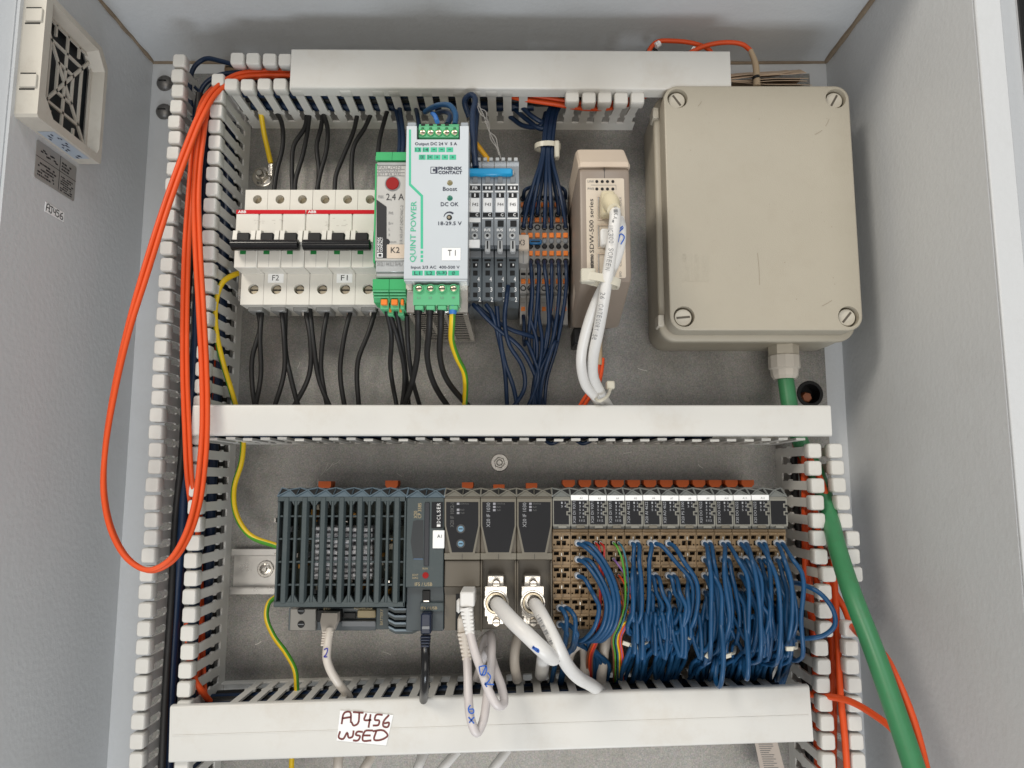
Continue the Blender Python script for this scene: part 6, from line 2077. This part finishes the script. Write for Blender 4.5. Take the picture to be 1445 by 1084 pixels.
mb.build('marker_mark', INKV, o, flat=True)
o = wire('usb_lead', 'dark blue USB lead plugged below the mode button', [(600, 902, 86), (600.5, 925, 92), (600, 950, 92), (599, 970, 86), (598, 984, 72), (597, 1000, 50)], 3.0, BLACKGLOSS, 'cable', n=12)
USB = mat('usb_blue', (.01, .017, .04), .35)
MB().fbox(593.5, 866, 608, 896, 74, 88, 1).build('plug', USB, o)
MB().fbox(595.5, 884, 606, 888, 87.9, 88.5, .1).build('band', GREYM, o)
for k in range(4):
    c_ = at(600.5, 898.5 + k * 4, 86 + k)
    MB().box(c_.x - 3.4 + .2 * k, c_.x + 3.4 - .2 * k, c_.y - 3.6, c_.y + 3.6, c_.z - .65, c_.z + .65, .4).build('boot_rib', USB, o)
NL = [('pale network lead in the tall loop hanging over the bottom duct', [(659, 928, 92), (660, 950, 98), (661, 985, 106), (665, 1018, 110), (673, 1034, 108), (681, 1020, 104), (687, 985, 100), (692, 945, 94), (694, 915, 86), (692, 896, 72), (684, 905, 56), (678, 940, 44), (676, 960, 38)], (645, 884, 669, 928)),
      ('pale network lead in the short loop hanging over the bottom duct', [(663, 893, 102), (670, 920, 108), (681, 950, 112), (692, 980, 114), (703, 996, 112), (711, 992, 106), (708, 970, 98), (699, 945, 90), (690, 918, 76), (680, 935, 52), (672, 958, 40)], (647, 835, 669, 892))]
for i, (lab, p, (bx0, by0, bx1, by1)) in enumerate(NL):
    o = wire('network_lead', lab, p, 2.85, WLILAC, 'cable', 'network leads looping over the bottom duct', n=12)
    hh = p[0][2]
    WPL = WWHITE if i else WCREAM
    if i == 1:
        MB().fbox(649, 835.5, 669.5, 857, HC - 7, hh + 2, .9).build('plug', WWHITE, o)
        MB().fbox(644, 846, 650, 866, hh - 9, hh - 3, 1.2).build('latch_tab', WWHITE, o)
    else:
        MB().fbox(645.5, 872, 662, 894, HC - 7, hh + 1, .9).build('plug', WCREAM, o)
    n_ = 7
    yb0 = 857 if i else 892
    for k in range(n_):
        f_ = k / (n_ - 1)
        cx_ = (658.5 + 4.5 * f_) if i else (655 + 4 * f_)
        c_ = at(cx_, yb0 + 3 + f_ * ((892 if i else 929) - yb0 - 3), hh - .5)
        w_ = (4.4 - 1.2 * f_)
        MB().rrect(c_.x - w_, c_.x + w_, c_.z - 1.15, c_.z + 1.15, 1.0, [(.6, c_.y + 4), (0, c_.y + 3.2), (0, c_.y - 2.4), (.5, c_.y - 3.6 + .4 * f_)], 3).build('boot_rib', WPL, o)
    # core of the boot
    a_, b_ = at((658.5 if i else 655), yb0, hh - .5), at((663 if i else 659), 893 if i else 930, hh)
    MB().lathe(a_, b_, [(0, 3.8), (1, 3.0)], 12).build('boot', WPL, o)
    mb = MB()
    if i == 0:
        for s_ in ([(664, 995), (661, 1000), (663, 1006), (668, 1006), (668, 1001), (662, 1001)], [(661, 1012), (669, 1021)], [(669, 1012), (662, 1020)]):
            stroke_into(mb, s_, .9, 113.0)
    else:
        for s_ in ([(676, 941), (679, 953), (686, 940)], [(676, 941), (686, 940), (684, 952), (679, 953)], [(688, 949), (692, 955), (688, 963), (684, 965), (697, 966)], [(684, 965), (688, 971)]):
            stroke_into(mb, s_, .9, 116.4)
    mb.build('marker_mark', INKB, o, flat=True)
# heavy white cables from the D-sub plugs
w1 = wire('white_cable', 'heavy white cable from the middle D-sub plug ending in a fold', [(700, 851, 86), (706, 857, 104), (724, 877, 122), (746, 898, 130), (766, 917, 130), (778, 927, 122), (781, 927, 106), (775, 920, 90), (768, 925, 64), (764, 952, 36)], 4.9, WWHITE, 'cable', 'heavy white cables', n=16)
w2 = wire('white_cable', 'heavy white cable from the D-sub plug beside the tan terminals', [(753, 851, 86), (759, 858, 104), (770, 878, 118), (785, 908, 122), (800, 938, 112), (816, 956, 96), (833, 966, 76), (850, 978, 50)], 4.3, WWHITE, 'cable', 'heavy white cables', n=16)
mb = MB()
stroke_into(mb, [(752, 913), (757, 914), (760, 920), (751, 913.5)], 1.4, 135.6)
mb.build('marker_mark', INKB, w1, flat=True)
along('LI-LI 11 0.8 28G 0.5', [(758, 868), (774, 900), (790, 935)], [121, 126.5, 121], 2.4, INKG, w2)
# cream cables dropping into the bottom duct behind
for i, (p, r, lab) in enumerate((([(732, 893, 40), (727, 915, 46), (726, 935, 46), (730, 960, 38)], 3.6, 'cream cable dropping into the bottom duct behind the heavy white ones'),
                                 ([(680, 945, 30), (676, 920, 36), (682, 902, 46), (690, 897, 52)], 2.8, 'cream cable stub behind the pale network leads'),
                                 ([(800, 935, 46), (808, 915, 50), (822, 908, 50), (826, 930, 46), (824, 962, 36)], 3.8, 'cream cable curling under the first tan terminals'),
                                 ([(858, 895, 46), (853, 915, 48), (850, 940, 44), (848, 962, 36)], 3.8, 'cream cable dropping straight under the tan terminals'))):
    wire('cream_cable', lab, p, r, WCREAM, 'cable', n=12)
for i, (p, lab) in enumerate((([(478, 1066, 30), (476, 1095, 30)], 'first'), ([(525, 1066, 30), (508, 1095, 34)], 'second'), ([(598, 1062, 34), (585, 1095, 40)], 'third'), ([(645, 1060, 34), (615, 1095, 40)], 'fourth'), ([(716, 1058, 34), (688, 1095, 40)], 'fifth'))):
    q = [p[0], ((p[0][0] + p[1][0]) / 2, (p[0][1] + p[1][1]) / 2, (p[0][2] + p[1][2]) / 2 + 2), p[1]]
    wire('cream_cable', 'cream cable showing below the bottom duct lid, %s from the yellow wire' % lab, q, 3.4, WCREAM if i < 2 else WWHITE, 'cable', 'cables below the bottom duct lid', n=12)
t = thing('label_strip', 'long printed paper label below the end of the bottom duct lid', 'label', tuple(at(1085, 1084, 30)))
q = [at(x, y, 30) for x, y in ((1064, 1044), (1096, 1044), (1116, 1120), (1080, 1120))]
MB().loft([[tuple(p) for p in q], [(p.x, p.y - .4, p.z) for p in q]]).build('paper', mat('label_paper', (.5, .43, .37), .5), t)
mb = MB()
random.seed(6)
for r_ in range(14):
    y = 1050 + r_ * 3
    x0_ = 1069 + (y - 1044) * .24
    x1_ = x0_ + random.uniform(12, 22)
    mb.fbox(x0_, y, x1_, y + .8, 30.4, 30.6)
mb.build('small_print', INKG, t)
for k, (h, dw, m, r, lab) in enumerate(((18, 6, WNAVY, 3.4, 'navy wire lying at the back of the bottom duct'), (30, 8, WNAVY, 3.4, 'navy wire lying in the middle of the bottom duct'), (44, 6, WBLACK, 3.4, 'black wire lying under the bottom duct lid'), (24, -2, WBLACK, 3.6, 'black wire on the floor of the bottom duct'))):
    random.seed(130 + k)
    P = [BOT(u, dw + random.uniform(-2, 2), h + random.uniform(-4, 4)) for u in range(10, int(Lb) - 5, 45)]
    wire('navy_wire' if m == WNAVY else 'black_wire', lab, P, r, m, 'wire', None, world=True)

# ================================================================== wires of the tan terminals
ROWW = ['top', 'second', 'third', 'fourth', 'fifth', 'bottom']


def sock(i, r, s_):
    """pixel of a wire port"""
    return (IOX0 + IOP * i + (9.2 if s_ == 0 else 16.4), TB_TOP + ROWP * r + 15)


def io_wire(i, r, s_, path, m=WBLUE, rr=1.5, col='blue', fer=9):
    x, y = sock(i, r, s_)
    p = [(x, y, 75), (x + 1, y + 1.2, 83)] + path
    return wire(col.replace(' ', '_') + '_wire', '%s wire plugged into tan terminal %s, %s row, %s port' % (col, ORD[i], ROWW[r], ORD[s_]), p, rr, m, 'wire', '%s wires of the tan terminals' % col, ferrule=fer if fer else None)


random.seed(42)
R = random.uniform
# small bunch at the first terminal
for r, s_, d in ((4, 0, 0), (4, 1, 5), (5, 0, 1), (5, 1, 8)):
    x, y = sock(0, r, s_)
    io_wire(0, r, s_, [(x + 4 + d * .5, y + 2, 92), (x + 10 + d, y + 14, 98), (x + 9 + d, 900, 96), (x + 6 + d, 916 + R(-3, 3), 86), (x - 2 + d, 922, 68), (x - 8 + d, 945, 44), (x - 12 + d, 965, 30)], rr=1.55)
# second terminal: arcs to the right, then back down
for n_, (r, s_) in enumerate(((0, 0), (0, 1), (1, 0), (1, 1), (2, 0))):
    x, y = sock(1, r, s_)
    bx = 873 - r * 11 - (1 - s_) * 6
    io_wire(1, r, s_, [(x + 10, y + 2 + (1 - s_) * 3, 90), (x + 28 - r * 4, y + 22, 96), (bx - 6, 822 + r * 10, 100), (bx, 855, 102), (bx - 6, 885, 98), (bx - 22, 903, 88), (bx - 36, 905 + R(-3, 3), 72), (838 + n_ * 5, 935, 48), (836 + n_ * 5, 965, 30)])
# fine coloured strands at terminals three and four
FINE = [(2, 0, 0, WRED, 'red', (848, 800)), (2, 0, 1, WRED, 'red', (849, 830)), (2, 1, 0, WORANGE, 'orange', (846, 870)), (2, 1, 1, WBROWN, 'brown', (850, 872)), (2, 2, 0, WBROWN, 'brown', (843, 872)),
        (3, 0, 0, WYGREEN, 'green', (882, 850)), (3, 0, 1, mat('teal_wire', (.02, .12, .18), .4), 'teal', (886, 850)), (3, 1, 0, WPURPLE, 'purple', (892, 845)), (3, 2, 0, WBROWN, 'brown', (880, 860)), (3, 2, 1, WORANGE, 'orange', (893, 850)), (3, 3, 0, WORANGE, 'orange', (891, 860)), (3, 3, 1, WYELLOW, 'yellow', (888, 865))]
for i, r, s_, m, colr, (bx, by) in FINE:
    x, y = sock(i, r, s_)
    io_wire(i, r, s_, [(x + 5, y + 6, 88), ((x + bx) / 2 + 4, y + 24, 92), (bx, max(by, y + 40), 94), (bx - 8 if i == 3 else bx - 3, 880, 93), (bx - 16 if i == 3 else bx - 4, 898, 84), (bx - 14, 925, 60), (bx - 14, 962, 32)], m, .72, colr, 4)
# terminals five to eight
B_ = [(4, 0, 0, 896), (4, 0, 1, 905), (5, 0, 0, 916), (4, 1, 0, 893), (5, 2, 0, 935), (5, 2, 1, 945), (5, 0, 1, 976), (6, 0, 0, 983), (6, 2, 0, 962), (6, 2, 1, 968), (5, 3, 0, 925), (4, 2, 1, 900), (4, 3, 0, 894), (7, 2, 0, 972), (6, 3, 0, 940), (5, 4, 0, 915), (6, 4, 1, 950)]
B_ += [(i, r, s_, sock(i, r, s_)[0] + R(4, 22)) for i in (4, 5, 6, 7) for r in (3, 4, 5) for s_ in (0, 1) if (i, r, s_) not in [q[:3] for q in B_] and not (i == 7 and s_ == 1)]
for n_, (i, r, s_, bx) in enumerate(B_):
    x, y = sock(i, r, s_)
    lean = bx - x
    end = 905 + R(-18, 55)
    h = R(93, 106) - r * 2
    io_wire(i, r, s_, [(x + 3 + lean * .12, y + 4, 88), (x + lean * .55, y + 26, h - 2), (bx, max(820, y + 45) + R(-5, 5), h), (bx - R(0, 4), 866, h), (bx - R(4, 14), 888 + R(-4, 6), h - 8), (end + 10 + R(-6, 6), 902 + R(-8, 8), 74 + R(-6, 6)), (end + R(-9, 9), 930 + R(-5, 5), 52 + R(-8, 8)), (end - 8 + R(-10, 10), 965, 30)])
# terminals nine to thirteen: a thick curtain
n_ = 0
for i in range(8, 13):
    for r in range(6):
        for s_ in (0, 1):
            if i == 8 and r > 2 and s_ == 1:
                continue
            x, y = sock(i, r, s_)
            bx = x + R(4, 30) + (6 if s_ else 2) - r * 2 + (10 if i == 12 and r < 2 else 0)
            h = R(96, 112) - r * 4
            bot = 905 + R(-8, 26)
            e = bx - R(4, 26)
            io_wire(i, r, s_, [(x + 3.5, y + 4, 88), (x + (bx - x) * .55, y + 24, h - 3), (bx - R(0, 4), max(815, y + 42) + R(-6, 6), h), (bx + R(-3, 5), 872 + R(-6, 6), h), (bx + R(-6, 4), bot, h - 10), (bx - R(4, 10), bot + R(4, 10), h - 24), (e + R(-8, 8), 936 + R(-6, 6), 54 + R(-8, 8)), (e - R(0, 20), 966, 28)])
# stray loops
wire('blue_wire', 'stray blue wire looping out over the splayed duct fingers', [(1118, 822, 82), (1135, 826, 96), (1158, 838, 104), (1176, 862, 106), (1178, 882, 104), (1164, 896, 100), (1140, 901, 94), (1118, 900, 84), (1105, 905, 70)], 1.6, WBLUE)
wire('blue_wire', 'blue wire hanging in a long loop over the bottom duct edge', [(1012, 850, 96), (1018, 885, 106), (1021, 925, 110), (1019, 955, 108), (1015, 969, 100), (1010, 960, 92), (1012, 930, 84), (1004, 950, 56), (1000, 966, 30)], 1.6, WBLUE)
wire('blue_wire', 'blue wire hanging in a short loop over the bottom duct', [(1050, 850, 96), (1054, 900, 104), (1056, 938, 106), (1054, 958, 100), (1050, 945, 90), (1050, 925, 80), (1042, 950, 54), (1038, 966, 30)], 1.6, WBLUE)
wire('blue_wire', 'blue wire in a tight hairpin at the ninth tan terminal', [(994, 838, 78), (1000, 838, 92), (1007, 848, 98), (1008, 880, 100), (1004, 905, 98), (994, 918, 92), (984, 912, 88), (990, 880, 90), (996, 850, 90), (1000, 842, 84)], 1.6, WBLUE)
# nylon ties on the blue curtain
for i, (x, y, h, lab) in enumerate(((883, 908, 88, 'fan of fine strands'), (903, 912, 84, 'blue wires of the fifth tan terminal'), (963, 898, 84, 'blue wires of the seventh tan terminal'), (998, 923, 90, 'blue wires of the ninth tan terminal'), (1026, 925, 90, 'blue wires of the tenth tan terminal'), (1113, 915, 101, 'blue wires of the last tan terminal'))):
    c_ = at(x, y, h)
    t = thing('cable_tie', 'white nylon tie end among the %s' % lab, 'cable tie', tuple(c_))
    a = rad((-15, 30, -10, 60, 20, 5)[i])
    u, w = Vector((math.cos(a), 0, math.sin(a))), Vector((-math.sin(a), 0, math.cos(a)))
    q = [c_ + u * 2.4 + w * 1.2, c_ - u * 2.2 + w * 1.4, c_ - u * 2.4 - w * 1.0, c_ + u * 2.0 - w * 1.3]
    MB().loft([[tuple(p) for p in q], [tuple(p + Vector((0, -2.4, 0))) for p in q]]).build('head', TIE, t)
    MB().tube([c_ + u * 3, c_ + u * 6 + Vector((0, 3, -1)), c_ + u * 9 + Vector((0, 10, 0))], 1.0, 6, 4).build('strap', TIE, t)

# ================================================================== wires packed into the ducts, seen through their slots
HOWD = ['against the plate', 'a finger above the plate', 'at half depth', 'close to the lid']
for k, h in enumerate((15, 25, 35, 45)):
    random.seed(400 + k)
    m = WNAVY if k % 2 else WBLACK
    nm = 'navy_wire' if k % 2 else 'black_wire'
    c_ = 'navy' if k % 2 else 'black'
    P = [BOT(u, wb_ / 2 - 7.5 + random.uniform(-1, 1), h + random.uniform(-1.5, 1.5)) for u in range(6, int(Lb) - 4, 60)]
    wire(nm, '%s wire under the upper slots of the bottom duct, %s' % (c_, HOWD[k]), P, 4.6, m, 'wire', None, world=True)
    P = [(x_, -h + random.uniform(-1, 1), zm0 + 6.4 + random.uniform(-.6, .6)) for x_ in range(-222, 212, 62)]
    wire(nm, '%s wire over the lower slots of the middle duct, %s' % (c_, HOWD[k]), P, 4.2, m, 'wire', None, world=True)
    P = [(x_, -h + random.uniform(-1, 1), zt0 + 7 + random.uniform(-.8, .8)) for x_ in range(-214, 20, 58)]
    if k in (1, 3):
        wire(nm, '%s wire over the lower slots of the top duct, %s' % (c_, HOWD[k]), P, 4.2, m, 'wire', None, world=True)
    P = [(-230.5 + random.uniform(-.8, .8), -h + random.uniform(-1, 1), z_) for z_ in range(290, -325, -60)]
    if k != 2:
        wire(nm, '%s wire along the inner slots of the tall duct, %s' % (c_, HOWD[k]), P, 4.0, m, 'wire', None, world=True)
